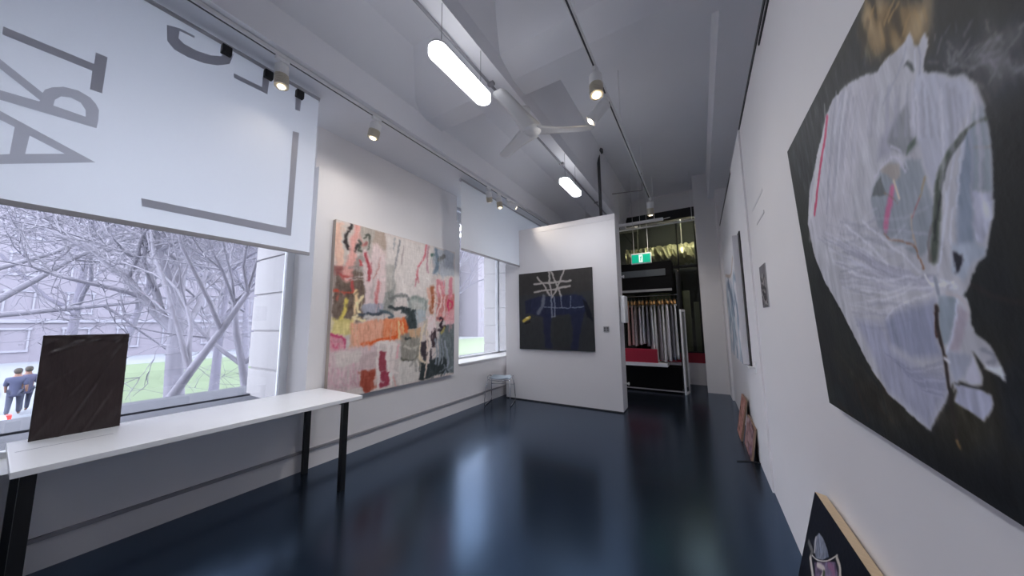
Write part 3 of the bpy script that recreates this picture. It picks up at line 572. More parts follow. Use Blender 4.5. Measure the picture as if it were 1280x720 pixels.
s_([(1156, 344), (1164, 356), (1176, 358), (1192, 353)], (190, 190, 198), 4); s_([(1176, 352), (1196, 358), (1188, 362)], (176, 178, 190), 3); s_([(1168, 350), (1172, 368)], (120, 124, 136), 5)
p([(1105, 402), (1125, 388), (1168, 376), (1172, 430), (1178, 445), (1140, 448), (1112, 430)], (116, 120, 140), .02, .85, 8, 4, ts=(.01, .08)); p([(1070, 400), (1102, 405), (1116, 440), (1160, 470), (1184, 470), (1180, 500), (1162, 535), (1110, 488)], (128, 130, 148), .03, .8, 8)
for k in range(14):
    r0 = random.Random(500 + k); s_([(1105 + k * 3, 440 + k * 3), (1140 + k, 462 + k * 2), (1180 + r0.uniform(-3, 3), 450 + k * 3.5)], r0.choice([(150, 150, 166), (104, 106, 128)]), 2, .5)
p([(1172, 372), (1196, 370), (1198, 390), (1186, 430), (1178, 430), (1174, 395)], (120, 130, 140), .008, .9, 8); s_([(1197, 374), (1196, 400), (1188, 432), (1184, 442)], (170, 174, 186), 3.5)
s_([(1184, 369), (1200, 372), (1210, 386), (1208, 398)], (160, 156, 160), 5); p([(1200, 385), (1210, 392), (1205, 420), (1196, 440), (1188, 438), (1196, 405)], (138, 128, 140), .01, .8)
p([(1184, 442), (1206, 440), (1214, 446), (1206, 470), (1194, 476), (1188, 460)], (128, 132, 146), .01, .9, 8); p([(1216, 446), (1224, 468), (1227, 478), (1212, 480), (1206, 474)], (160, 160, 172), .004)
s_([(1228, 440), (1240, 444), (1244, 452), (1234, 456)], (108, 110, 122), 4, .8); p([(1230, 462), (1250, 458), (1258, 476)], (172, 176, 182), .004)
# handle slit, twig stem, small marks
p([(1130, 79), (1134, 74), (1140, 78), (1143, 88), (1139, 88), (1135, 82)], (64, 68, 70), .004); s_([(1129, 82), (1134, 76)], (50, 52, 60), 1.5)
s_([(1166, 74), (1172, 76)], (90, 90, 96), 1, .1)
s_([(1147, 56), (1151, 74), (1150, 92)], (122, 124, 138), 2, .8); s_([(1132, 60), (1122, 90), (1104, 130)], (128, 130, 142), 3, .5); s_([(1143, 62), (1144, 84)], (172, 174, 184), 2.5, .7)
s_([(1171, 386), (1173, 410), (1180, 440), (1184, 470), (1188, 500), (1192, 525), (1197, 556)], (58, 46, 40), 6.5, w2=3); s_([(1170, 386), (1171, 420), (1175, 415)], (74, 50, 44), 2)
s_([(1181, 448), (1186, 452)], (176, 176, 186), 4); s_([(1192, 477), (1206, 482), (1226, 486)], (46, 44, 42), 2.5); s_([(1196, 552), (1200, 560)], (110, 86, 48), 4, .7)
s_([(1034, 148), (1030, 180), (1024, 220), (1018, 268)], (158, 60, 88), 3.2, w2=2.6)
for k in range(60):
    r0 = random.Random(800 + k); x = r0.uniform(1030, 1090); y = r0.uniform(120, 300); s_([(x, y), (x + r0.uniform(-6, 6), y + r0.uniform(12, 30))], r0.choice([(164, 162, 168), (136, 136, 146)]), 1.6, .35)
c.warp(.003, .04, 71, 1)
c.img += ((c.noise(.006, .03, 31) - .5) * 9 + (c.noise(.04, .04, 33) - .5) * 8)[..., None]
c.img = np.where(c.img.mean(2, keepdims=True) < 75, c.img * (1 - np.array([.34, .30, .25]) * np.clip((75 - c.img.mean(2, keepdims=True)) / 20, 0, 1)), c.img)
c.build('painted_front', P3, .5)

# ---- pale blue canvas far along the right wall
P4 = thing('pale_blue_painting', 'white sided canvas with watery blue shapes farthest along the right wall', 'painting', (.39, 4.8, .96))
MB().box(.350, .404, 4.08, 5.50, .965, 2.34, .003).done('stretcher_edge', mat('white_canvas_edge', (.78, .76, .78), .7), P4)
MB().box(.405, .4155, 3.985, 5.55, .955, 2.36, .001).done('rear_slab', mat('dark_slab_matt', (.03, .025, .025), .7), P4)  # dark slab behind the canvas, slightly larger than it on every side
c = Canvas((.3485, 5.498, .967), (0, -1, 0), (0, 0, 1), 1.416, 1.371, 150, 150, (196, 194, 196), 1.4)
for k in range(60):
    r0 = random.Random(k); u = r0.uniform(.05, 1.36); v = r0.uniform(.05, 1.0); c.line([(u, v), (u + r0.uniform(-.2, .2), v - r0.uniform(.05, .25))], r0.choice([(112, 130, 146), (140, 156, 168), (78, 92, 112), (176, 186, 192), (98, 116, 134)]), r0.uniform(.05, .16), .6, uv=True)
c.line([(.1, 1.1), (.9, 1.0), (1.3, 1.15)], (150, 120, 96), .05, .5, uv=True)
c.build('painted_front', P4, .5)
# ---- small print
P5 = thing('small_print', 'small unframed grey speckled print pinned on the right wall', 'print', (.428, 2.98, 1.52))
MB().box(.4235, .4295, 2.862, 3.098, 1.515, 1.835).done('card', mat('print_card', (.5, .49, .5), .7), P5)
c = Canvas((.4225, 3.096, 1.517), (0, -1, 0), (0, 0, 1), .232, .316, 60, 80, (120, 116, 120), 1.0)
for k in range(70):
    r0 = random.Random(k + 9); u = r0.uniform(.03, .2); v = r0.uniform(.01, .22) ; c.line([(u, v), (u + r0.uniform(-.03, .03), v + r0.uniform(-.03, .03))], r0.choice([(44, 40, 42), (70, 62, 60), (176, 170, 166), (30, 28, 32)]), r0.uniform(.012, .035), .85, uv=True)
c.build('printed_face', P5, .6)
# ---- black canvas leaning by the viewer
yb0, yb1 = 1.955, 1.02
P6 = thing('leaning_canvas', 'black canvas with pale jar and stones and raw pine side leaning on the right wall', 'painting', (.25, 1.5, 0))
Vn = np.array((.153, 0, .66)); L6 = np.linalg.norm(Vn); Vn = Vn / L6; n6 = Vector((Vn[2], 0, -Vn[0])); t6 = Vector(Vn.tolist()); o6 = Vector((.2325, yb1, 0.0))
q = [o6, o6 + n6 * .036 + t6 * .009, o6 + n6 * .036 + t6 * L6, o6 + t6 * L6]
MB().prism([(k.x, yb1, k.z) for k in q], (0, yb0 - yb1, 0)).done('pine_stretcher', PINE, P6)
c = Canvas((.2310, yb0, .001), (0, -1, 0), Vn, yb0 - yb1, L6, 260, 190, (14, 16, 24), 1.6)
c.img += ((c.noise(.1, .1, 3) - .5) * 5)[..., None]; p = c.poly; s_ = c.line
p([(1017, 680), (1019, 672), (1024, 666), (1029, 673), (1034, 686), (1036, 696), (1028, 700), (1020, 698)], (104, 108, 120), .003, 1, 20, ts=(.01, .02)); s_([(1020, 672), (1018, 690)], (158, 156, 156), 1.6); s_([(1024, 668), (1026, 690)], (136, 142, 160), 1.4, .7)
s_([(1011, 678), (1015, 688), (1014, 694)], (110, 110, 106), 3, .8); s_([(1015, 694), (1022, 700), (1034, 701), (1047, 694)], (188, 184, 176), 1.8); s_([(1013, 698), (1016, 720), (1018, 740)], (176, 170, 162), 3.4); s_([(1046, 697), (1050, 712), (1048, 740)], (168, 160, 150), 3.4)
p([(1018, 703), (1044, 702), (1047, 716), (1046, 740), (1020, 740)], (96, 84, 104), .004, 1, 26, ts=(.015, .02)); s_([(1022, 706), (1030, 712), (1026, 725)], (170, 160, 156), 3); s_([(1036, 706), (1042, 714), (1040, 728)], (120, 86, 110), 4); s_([(1030, 716), (1028, 735)], (60, 72, 50), 3)
c.build('painted_front', P6, .4)
# ---- two small leaning pictures
def leaner(name, label, y0, y1, xb, h, cols, seed):
    t = thing(name, label, 'painting', (xb, (y0 + y1) / 2, 0)); v = np.array((.413 - .018 - xb, 0, h)); L = np.linalg.norm(v); v = v / L; n = Vector((v[2], 0, -v[0])); tt = Vector(v.tolist()); o = Vector((xb, y0, 0.0))
    q = [o, o + n * .018 + tt * .006, o + n * .018 + tt * L, o + tt * L]
    MB().prism([(k.x, y0, k.z) for k in q], (0, y1 - y0, 0)).done('stretcher_edge', mat('tan_edge', (.30, .20, .14), .7), t)
    c = Canvas((xb - .0015, y1, .001), (0, -1, 0), v, y1 - y0, L, 90, 70, cols[0], 1.3); r0 = random.Random(seed)
    for k in range(46):
        u = r0.uniform(0, y1 - y0); w_ = r0.uniform(0, L); c.line([(u, w_), (u + r0.uniform(-.1, .1), w_ + r0.uniform(-.08, .08))], r0.choice(cols), r0.uniform(.02, .07), .75, uv=True)
    c.line([(0.01, .01), (0.01, L - .01), (y1 - y0 - .01, L - .01), (y1 - y0 - .01, .01), (.01, .01)], (150, 104, 84), .02, 1, uv=True)
    c.build('painted_front', t, .5)
leaner('leaning_picture', 'small mauve and brown picture on the floor against the right wall, nearer of two', 4.09, 4.66, .345, .325, [(150, 116, 112), (96, 70, 74), (186, 166, 170), (120, 100, 130), (60, 44, 44)], 5)
leaner('leaning_picture', 'small salmon pink picture leaning just behind the nearer mauve one', 4.69, 5.14, .315, .47, [(170, 120, 108), (186, 140, 124), (120, 84, 70), (90, 60, 50), (196, 160, 150)], 8)
# ---- wall marks, bracket, floor cable
tag(MB().tube([(.22, 4.02, .006), (.30, 4.06, .006), (.37, 4.08, .006), (.42, 4.06, .006)], .004, 6).done('floor_cable', BLACK, smooth=True), 'thin black cable on the floor at the foot of the small mauve picture', 'cable')
wb = thing('wall_bracket', 'tiny white bracket on the right wall just below the pale blue canvas', 'bracket', (.425, 3.6, .99))
MB().box(.405, .4155, 3.68, 3.76, .93, 1.03, .003).cyl((.41, 3.72, .98), (.36, 3.72, .98), .010, n=10).done('peg', WHITE, wb); MB().box(.352, .362, 3.66, 3.78, .972, .99, .002).done('crosspiece', WHITE, wb)
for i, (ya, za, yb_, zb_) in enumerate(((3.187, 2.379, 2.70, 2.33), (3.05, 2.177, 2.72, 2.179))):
    tag(MB().box(.4275, .4297, yb_, ya, zb_ - .012, zb_ + .008, .0005).done('wall_mark', mat('faint_grey', (.71, .695, .705), .8)), '%s of two faint grey strips on the right wall over the small print' % ('upper' if i == 0 else 'lower'), 'strip')  # two thin strips, a little greyer than the wall paint


# ================================================================== TABLES
def square_leg(m, x, y, z1, s=.0225, bev=.002): return m.box(x - s, x + s, y - s, y + s, 0, z1, bev)
def table(y0, y1, label, x0=-3.415, x1=-2.70, z=.772, th=.030, seam=True):
    t = thing('trestle_table', label, 'table', ((x0 + x1) / 2, (y0 + y1) / 2, 0))
    MB().box(x0, x1, y0, y1, z - th, z, .003).done('tabletop', TABLE, t)
    for y in (y0 + .05, y1 - .13):
        for x in (x1 - .055 if y > y0 + .1 else x1 - .045, x0 + .045): square_leg(MB(), x, y, z - th).done('leg', BLACK, t)
        MB().box(x0 + .05, x1 - .055, y - .015, y + .015, z - th - .032, z - th, .002).done('crossbar', DGREY, t)
    return t
ta = table(.10, 1.81, 'long white table under the lettered blind, dark panel standing on it')
table(-1.75, .05, 'white table end just showing at the edge beyond the long table', x1=-2.98, z=.79)
# ---- black wrapped panel on the table
pn = thing('wrapped_panel', 'flat panel wrapped in creased black plastic standing upright on the white table', 'panel', (-3.35, .33, .772))
m = MB(); nu, nv = 60, 90; RID = [(.15, 1.0, 1.25, .9, .9), (.62, 1.0, .35, .9, 1.0), (-.2, .75, .95, 1.05, 1.0), (.0, .45, .95, 1.0, .7), (.3, .0, .98, .95, 1.2), (.55, .0, 1.0, .6, .8), (-.1, .85, .5, 1.1, .6), (.1, .1, .9, .98, .7)]
y0p, y1p, zp = .163, .492, .772
def pw_(u, v, side):
    y = y0p + (y1p - y0p) * u; z = zp + .60 * v; x = -3.33 - .05 * v
    rd = 0
    for (a_, b_, c_, d_, w_) in RID:
        dx, dy = c_ - a_, d_ - b_; L_ = math.hypot(dx, dy); ds = ((u - a_) * dy - (v - b_) * dx) / L_
        rd += w_ * (.0045 * math.exp(-(ds / .014) ** 2) - .003 * math.exp(-((ds - .035) / .025) ** 2))
    cr_ = rd * 1.6 + .006 * math.sin(14 * (u * .7 + v * .9) + 2 * math.sin(5 * u)) * (.3 + .7 * v) + .004 * math.sin(31 * (v - u * .6))
    return (x + (cr_ * .55 + .004 if side else -.014), y, z)
ga = [[m.bm.verts.new(pw_(i / nu, j / nv, True)) for i in range(nu + 1)] for j in range(nv + 1)]
gb = [[m.bm.verts.new(pw_(i / nu, j / nv, False)) for i in range(nu + 1)] for j in range(nv + 1)]
for j in range(nv):
    for i in range(nu):
        m.bm.faces.new((ga[j][i], ga[j][i + 1], ga[j + 1][i + 1], ga[j + 1][i])); m.bm.faces.new((gb[j][i], gb[j + 1][i], gb[j + 1][i + 1], gb[j][i + 1]))
for i in range(nu):
    m.bm.faces.new((ga[0][i], gb[0][i], gb[0][i + 1], ga[0][i + 1])); m.bm.faces.new((ga[nv][i], ga[nv][i + 1], gb[nv][i + 1], gb[nv][i]))
for j in range(nv):
    m.bm.faces.new((ga[j][0], ga[j + 1][0], gb[j + 1][0], gb[j][0])); m.bm.faces.new((ga[j][nu], gb[j][nu], gb[j + 1][nu], ga[j + 1][nu]))
m.done('plastic_wrap', mat('black_plastic_film', (.030, .019, .019), .28, bump=.5, scale=14, var=.3, stretch=(1, 3, .8)), pn, smooth=True)
sh = tag(MB().box(-3.12, -3.114, .12, .44, .7721, .7728).done('table_strip', mat('grey_strip', (.45, .46, .5), .3)), 'thin grey strip lying on the white table before the black panel', 'strip')

# ================================================================== STOOL
st = thing('wire_stool', 'low chrome wire chair with pale blue seat in the corner by the partition', 'chair', (-3.14, 4.78, 0))
cx, cy = -3.14, 4.78; st.rotation_euler = (0, 0, 0)
def rp(x, y, z, a=.35): return (cx + x * math.cos(a) - y * math.sin(a), cy + x * math.sin(a) + y * math.cos(a), z)
m = MB(); gN = 12; vs = []
for j in range(gN + 1):
    row = []
    for i in range(gN + 1):
        x = -1 + 2 * i / gN; y = -1 + 2 * j / gN; rx = x * math.sqrt(1 - y * y / 2.6); ry = y * math.sqrt(1 - x * x / 2.6)
        row.append((rx * .20, ry * .19, .445 + .03 * y * y - .014 * (1 - x * x)))
    vs.append(row)
top = [[m.bm.verts.new(rp(*p)) for p in r] for r in vs]; bot = [[m.bm.verts.new(rp(p[0], p[1], p[2] - .014)) for p in r] for r in vs]
for j in range(gN):
    for i in range(gN):
        m.bm.faces.new((top[j][i], top[j][i + 1], top[j + 1][i + 1], top[j + 1][i])); m.bm.faces.new((bot[j][i], bot[j + 1][i], bot[j + 1][i + 1], bot[j][i + 1]))
for i in range(gN):
    for (A, B, a, b) in ((top[0][i], top[0][i + 1], bot[0][i], bot[0][i + 1]), (top[gN][i + 1], top[gN][i], bot[gN][i + 1], bot[gN][i]), (top[i + 1][0], top[i][0], bot[i + 1][0], bot[i][0]), (top[i][gN], top[i + 1][gN], bot[i][gN], bot[i + 1][gN])):
        m.bm.faces.new((A, a, b, B))
m.done('seat', mat('pale_blue_seat', (.36, .43, .50), .35), st, smooth=True)
for s in (-1, 1):
    pts = [(s * .19, .14, .44), (s * .215, .20, .3), (s * .225, .235, .1), (s * .225, .23, .012), (s * .225, 0, .009), (s * .225, -.23, .012), (s * .225, -.235, .1), (s * .215, -.2, .3), (s * .19, -.15, .44), (s * .215, -.08, .47), (s * .22, .1, .475), (s * .19, .14, .44)]
    MB().tube([rp(*p) for p in pts], .007, 8).done('leg_frame', CHROME, st, smooth=True)
MB().tube([rp(-.19, .15, .43), rp(0, .17, .415), rp(.19, .15, .43)], .006).tube([rp(-.19, -.15, .43), rp(0, -.17, .415), rp(.19, -.15, .43)], .006).tube([rp(-.215, .2, .3), rp(.215, .2, .3)], .005).done('crossbar', CHROME, st, smooth=True)

# ================================================================== PARTITION FITTINGS
sw = thing('switch_plate', 'small grey wall plate with sockets on the partition beside the dark painting', 'switch', (-1.33, 5.18, 1.30))
MB().box(-1.375, -1.285, 5.178, 5.1895, 1.26, 1.345, .002).done('plate', mat('plate_grey', (.35, .35, .36), .4), sw)
for (a, b) in ((-1.352, 1.317), (-1.308, 1.317), (-1.352, 1.285), (-1.308, 1.285)): MB().box(a - .013, a + .013, 5.174, 5.178, b - .01, b + .01, .001).done('rocker', DGREY, sw)
ic = thing('wall_intercom', 'white wall mounted handset box on the narrow end of the partition', 'intercom', (-1.11, 5.35, 1.4))
MB().box(-1.114, -1.04, 5.27, 5.52, 1.40, 1.84, .012).done('case', WHITE, ic)
MB().box(-1.041, -1.030, 5.33, 5.46, 1.45, 1.78, .006).done('handset', WHITE, ic)
for z in (2.17, .42):
    k = thing('door_stop', 'small white peg on the partition end %s the intercom' % ('above' if z > 1 else 'far below'), 'peg', (-1.09, 5.40, z))
    MB().cyl((-1.119, 5.4, z), (-1.07, 5.4, z), .014, n=12).done('stem', WHITE, k); MB().cyl((-1.07, 5.4, z), (-1.055, 5.4, z), .024, n=14).done('pad', WHITE, k)

# ================================================================== REAR BAY
DG = glass('dark_shop_glass', (.55, .57, .50))
sf = thing('shop_glazing', 'dark glazed screen with black rails at the back beyond the clothes stand', 'glass screen', (-.9, 8.25, .48))
MB().box(-1.75, .03, 8.27, 8.278, .5, 3.8).done('glass', DG, sf)
m = MB().box(-1.75, .03, 8.22, 8.30, 3.85, 4.08).box(-1.75, .03, 8.235, 8.30, 2.66, 2.72).box(-1.75, .03, 8.235, 8.30, .7, .73)
for x in (-1.73, -.36, .012): m.box(x - .014, x + .014, 8.235, 8.30, .48, 3.8)
m.done('frame', BLACK, sf)
MB().box(-1.75, .03, 8.232, 8.262, .48, .70).done('kick_panel', RED, sf)
# what shows through the glazing: crumpled foil duct lit by an added, unseen tube, pale boards
dv = thing('foil_duct', 'crumpled gold foil duct lit by an added tube behind the rear glazing', 'duct', (-.6, 9.3, 3.2))
m = MB(); nx, nz = 40, 14; r_ = random.Random(3); rows = []
for k in range(nz):
    a = 2 * PI * k / nz
    rows.append([m.bm.verts.new((-1.7 + 1.68 * i / nx, 9.35 + .28 * math.cos(a) + r_.uniform(-.035, .035), 3.2 + .27 * math.sin(a) + r_.uniform(-.035, .035))) for i in range(nx + 1)])
for k in range(nz):
    for i in range(nx): m.bm.faces.new((rows[k][i], rows[k][i + 1], rows[(k + 1) % nz][i + 1], rows[(k + 1) % nz][i]))
m.done('foil_sleeve', mat('gold_foil', (.80, .76, .55), .35, metal=.6), dv)
tl = thing('fill_tube', 'unseen yellow tube added behind the rear header to light the foil duct', 'lamp', (-.6, 8.75, 4.15))
MB().cyl((-.62, 8.75, 4.13), (-.02, 8.75, 4.13), .02).done('tube', mat('yellow_tube', (.9, .9, .6), .5, emit=(1, .95, .78), es=25), tl)
MB().box(-.66, .0, 8.71, 8.79, 4.16, 4.22, .004).done('batten', WHITE, tl)
for x in (-.55, -.1): MB().cyl((x, 8.75, 4.2), (x, 8.75, ZC), .008, n=8).done('hanger_rod', WHITE, tl)
l = bpy.data.lights.new('fill_tube_glow', 'AREA'); l.shape = 'RECTANGLE'; l.size = .45; l.size_y = .05; l.energy = 15; l.color = (1, .95, .80)  # area light added at the hidden tube to brighten the foil
o = bpy.data.objects.new('fill_tube_glow', l); COL.objects.link(o); o.parent = tl; o.location = (.33, .03, -.05); o.rotation_euler = (.5, 0, 0)
for x in (-1.4, -.3): MB().cyl((x, 9.35, 3.40), (x, 9.35, ZC), .008, n=8).done('hanger_rod', WHITE, dv)
for (x, wd, h, c) in ((-.28, .16, 2.2, (.26, .27, .24)), (-.07, .12, 1.9, (.20, .22, .20)), (-.9, .5, 2.3, (.14, .15, .13))):
    tag(MB().box(x - wd / 2, x + wd / 2, 9.2, 9.26, 0, h, .01).done('stored_board', mat('board_%d' % int(-x * 100), tuple(q * 1.6 for q in c), .6, var=.3, scale=2)), 'tall %s board standing behind the rear glazing' % {-.28: 'pale olive', -.07: 'narrow green', -.9: 'dark wide'}[x], 'board')
# tube fitting and rail below the beam
rf = thing('tube_fitting', 'white fluorescent batten hanging under the beam above the exit sign', 'lamp fitting', (-1.0, 7.0, 3.55))
MB().box(-1.55, -.53, 6.965, 7.035, 3.505, 3.56, .01).done('batten', WHITE, rf); MB().cyl((-.54, 7, 3.53), (-.40, 7, 3.545), .008, n=8).done('arm', WHITE, rf)
for x in (-1.4, -.7): MB().cyl((x, 7.02, 3.56), (x, 7.02, ZC), .006, n=6).done('bracket', WHITE, rf)
rl = thing('ceiling_rail', 'thin white rail crossing the rear opening in front of the dark glass', 'rail', (-.7, 7.03, 3.44))
MB().cyl((-2.3, 7.10, 3.44), (.03, 7.10, 3.44), .016, n=10).done('bar', WHITE, rl, smooth=True)
for x in (-2.2, -1.0, -.02): MB().cyl((x, 7.10, 3.44), (x, 7.10, ZC), .005, n=6).done('hanger_rod', WHITE, rl)
# exit sign
ex = thing('exit_sign', 'green running man exit sign hung on two cables in the rear opening', 'sign', (-.93, 6.5, 2.56))
MB().box(-1.115, -.745, 6.50, 6.56, 2.555, 2.765, .006).done('sign_box', WHITE, ex)
GR = mat('sign_green', (.0, .28, .17), .4, emit=(0, .42, .25), es=.55); SW = mat('sign_white', (.8, .85, .82), .4, emit=(.75, .9, .85), es=.55)
MB().box(-1.10, -.76, 6.496, 6.50, 2.572, 2.74).done('sign_face', GR, ex)
MB().box(-.968, -.90, 6.494, 6.496, 2.582, 2.728).done('door_symbol', SW, ex)
def sg(x, z): return (-.934 + x, 6.4925, 2.655 + z)
m = MB(); m.sphere(sg(.008, .048), .0095, (1, .15, 1), 8)
for poly_ in ([(-.008, .036), (.012, .038), (.010, 0), (-.006, .0)], [(-.006, .002), (.004, .002), (-.012, -.052), (-.022, -.05)], [(0, .004), (.010, .002), (.022, -.022), (.02, -.05), (.011, -.05), (.012, -.022)], [(-.008, .036), (-.024, .018), (-.019, .013), (-.004, .027)], [(.010, .036), (.026, .022), (.022, .016), (.008, .028)]):
    m.prism([sg(*p) for p in poly_], (0, .0015, 0))
m.done('running_man', GR, ex)
for x in (-1.06, -.80): MB().cyl((x, 6.53, 2.765), (x, 6.53, ZC), .004, n=6).done('cable', mat('cable_white', (.6, .6, .6), .5), ex)
# display stand
BSTAND = mat('matt_black_panel', (.004, .004, .005), .85, spec=.15)
ds = thing('display_stand', 'black clothes display stand with header box, rail, red shelf and dark base', 'clothes stand', (-.92, 7.2, 0))
MB().box(-1.50, -.44, 7.05, 7.50, 2.03, 2.66, .01).done('header_box', BSTAND, ds)
MB().box(-1.42, -.56, 7.035, 7.05, 2.36, 2.50, .004).done('header_strip', mat('header_grey', (.06, .07, .08), .5), ds)
MB().box(-1.46, -.46, 7.035, 7.06, 2.035, 2.085, .004).done('lower_strip', mat('header_edge', (.30, .30, .31), .35), ds)
for x in (-1.50, -.36): MB().box(x - .02, x + .02, 7.08, 7.14, 0, 2.45, .003).box(x - .02, x + .02, 7.44, 7.50, 0, 2.45, .003).box(x - .02, x + .02, 7.14, 7.44, .02, .06).done('post', BLACK, ds)
MB().cyl((-1.5, 7.30, 1.97), (-.36, 7.30, 1.97), .012).done('hanging_rail', CHROME, ds)
MB().box(-1.48, -.40, 7.10, 7.48, .03, .50, .006).done('base_box', BSTAND, ds)
MB().box(-1.48, -.62, 7.02, 7.45, .505, .575, .004).done('shelf', TABLE, ds)
MB().box(-1.50, -.36, 7.07, 7.10, .03, .05).done('foot_rail', GREYP, ds)
tag(MB().box(-1.45, -.80, 7.04, 7.13, .576, .85, .01).done('red_box', mat('red_box_card', (.42, .02, .05), .5)), 'plain red box on the white shelf beneath the hanging clothes', 'box')
# garments
cols = [(.42, .25, .22), (.50, .33, .30), (.36, .30, .29), (.62, .58, .57), (.70, .67, .66), (.30, .29, .32), (.74, .72, .72), (.72, .70, .70), (.24, .22, .24), (.72, .72, .73), (.58, .57, .60), (.16, .16, .18), (.62, .63, .65)]
names = ['dusty pink', 'salmon pink', 'grey brown', 'pale cream', 'off white', 'slate grey', 'long white', 'slender white', 'charcoal', 'bright white', 'silver grey', 'near black', 'pearl grey']
zb = [.90, .92, .90, .93, .95, .90, .62, .60, .62, .60, .62, .64, .66]
for i in range(13):
    x = -1.37 + i * .077; a = random.uniform(-.25, .05); rr = random.Random(i)
    h = thing('wooden_hanger', 'wooden hanger on the rear rail holding the %s garment' % names[i], 'hanger', (x, 7.30, 1.97), 'wooden hangers on the rear rail')
    def hp(s, z, off=0): return (x + math.sin(a) * s + off, 7.30 + math.cos(a) * s, z)
    MB().tube([hp(-.22, 1.775), hp(-.13, 1.825), hp(0, 1.86), hp(.13, 1.825), hp(.22, 1.775)], [.016, .021, .023, .021, .016], 8).done('bar', HANGERW, h, smooth=True)
    MB().tube([hp(0, 1.87), hp(0, 1.93), hp(.02, 1.955), hp(.018, 1.98), hp(0, 1.99), hp(-.015, 1.983)], .0025, 6).done('hook', CHROME, h, smooth=True)
    g = thing('hanging_garment', '%s garment hanging from the rear rail, %s' % (names[i], ['leftmost of the row', 'second from the partition', 'third from the partition', 'fourth from the partition', 'fifth from the partition', 'left of the longest white one', 'above the end of the red box', 'between the two brightest', 'between white neighbours', 'widest of the whites', 'right of the widest white', 'beside the white framed mirror', 'last of the row'][i]), 'garment', (x, 7.30, zb[i]), 'garments on the rear rail')
    m = MB(); n1, n2 = 14, 12; fr = []; bk = []
    for j in range(n2 + 1):
        v = j / n2; z = zb[i] + (1.775 - zb[i]) * v; hw = .17 + .045 * (1 - v) + rr.uniform(-.006, .006)
        if v > .86: hw *= 1 - (v - .86) * 1.2
        th = .016 + .010 * (1 - v)
        ra = []; rb = []
        for k in range(n1 + 1):
            s = -hw + 2 * hw * k / n1; wv = .010 * math.sin(k * 1.9 + i) * (1.2 - v); e = math.sqrt(max(0, 1 - (2 * k / n1 - 1) ** 2)) * .8 + .2
            zz = z - .05 * abs(s) / .2 * (v > .9)
            ra.append(m.bm.verts.new(hp(s, zz, wv + th * e))); rb.append(m.bm.verts.new(hp(s, zz, wv - th * e)))
        fr.append(ra); bk.append(rb)
    for j in range(n2):
        for k in range(n1):
            m.bm.faces.new((fr[j][k], fr[j][k + 1], fr[j + 1][k + 1], fr[j + 1][k])); m.bm.faces.new((bk[j][k], bk[j + 1][k], bk[j + 1][k + 1], bk[j][k + 1]))
        m.bm.faces.new((fr[j][0], fr[j + 1][0], bk[j + 1][0], bk[j][0])); m.bm.faces.new((fr[j][n1], bk[j][n1], bk[j + 1][n1], fr[j + 1][n1]))
    for k in range(n1):
        m.bm.faces.new((fr[0][k], bk[0][k], bk[0][k + 1], fr[0][k + 1])); m.bm.faces.new((fr[n2][k], fr[n2][k + 1], bk[n2][k + 1], bk[n2][k]))
    m.done('cloth', mat('cloth_%d' % i, tuple(min(q * 1.4, .9) for q in cols[i]), .85, var=.12, scale=14), g, smooth=True)
    # neckline trim
    MB().tube([hp(-.05, 1.775, .026), hp(0, 1.735, .032), hp(.05, 1.775, .026)], .006, 6).done('neckline', mat('cloth_trim_%d' % (i % 3), [(.7, .68, .66), (.3, .3, .32), (.5, .45, .42)][i % 3], .8), g, smooth=True)
mr = thing('framed_mirror', 'tall narrow white framed mirror leaning at the open side of the clothes stand', 'mirror', (-.33, 7.1, 0))
Mt = Matrix.Translation((-.325, 7.0, 0)) @ Matrix.Rotation(1.35, 4, 'Z')
m = MB().box(0, .045, 0, .03, 0, 1.65, .004, Mt).box(.235, .28, 0, .03, 0, 1.65, .004, Mt).box(.045, .235, 0, .03, 0, .045, .003, Mt).box(.045, .235, 0, .03, 1.605, 1.65, .003, Mt); m.done('frame', WHITE, mr)
MB().box(.04, .24, .012, .02, .04, 1.61, 0, Mt).done('mirror_glass', mat('mirror', (.5, .52, .5), .05, metal=1), mr)

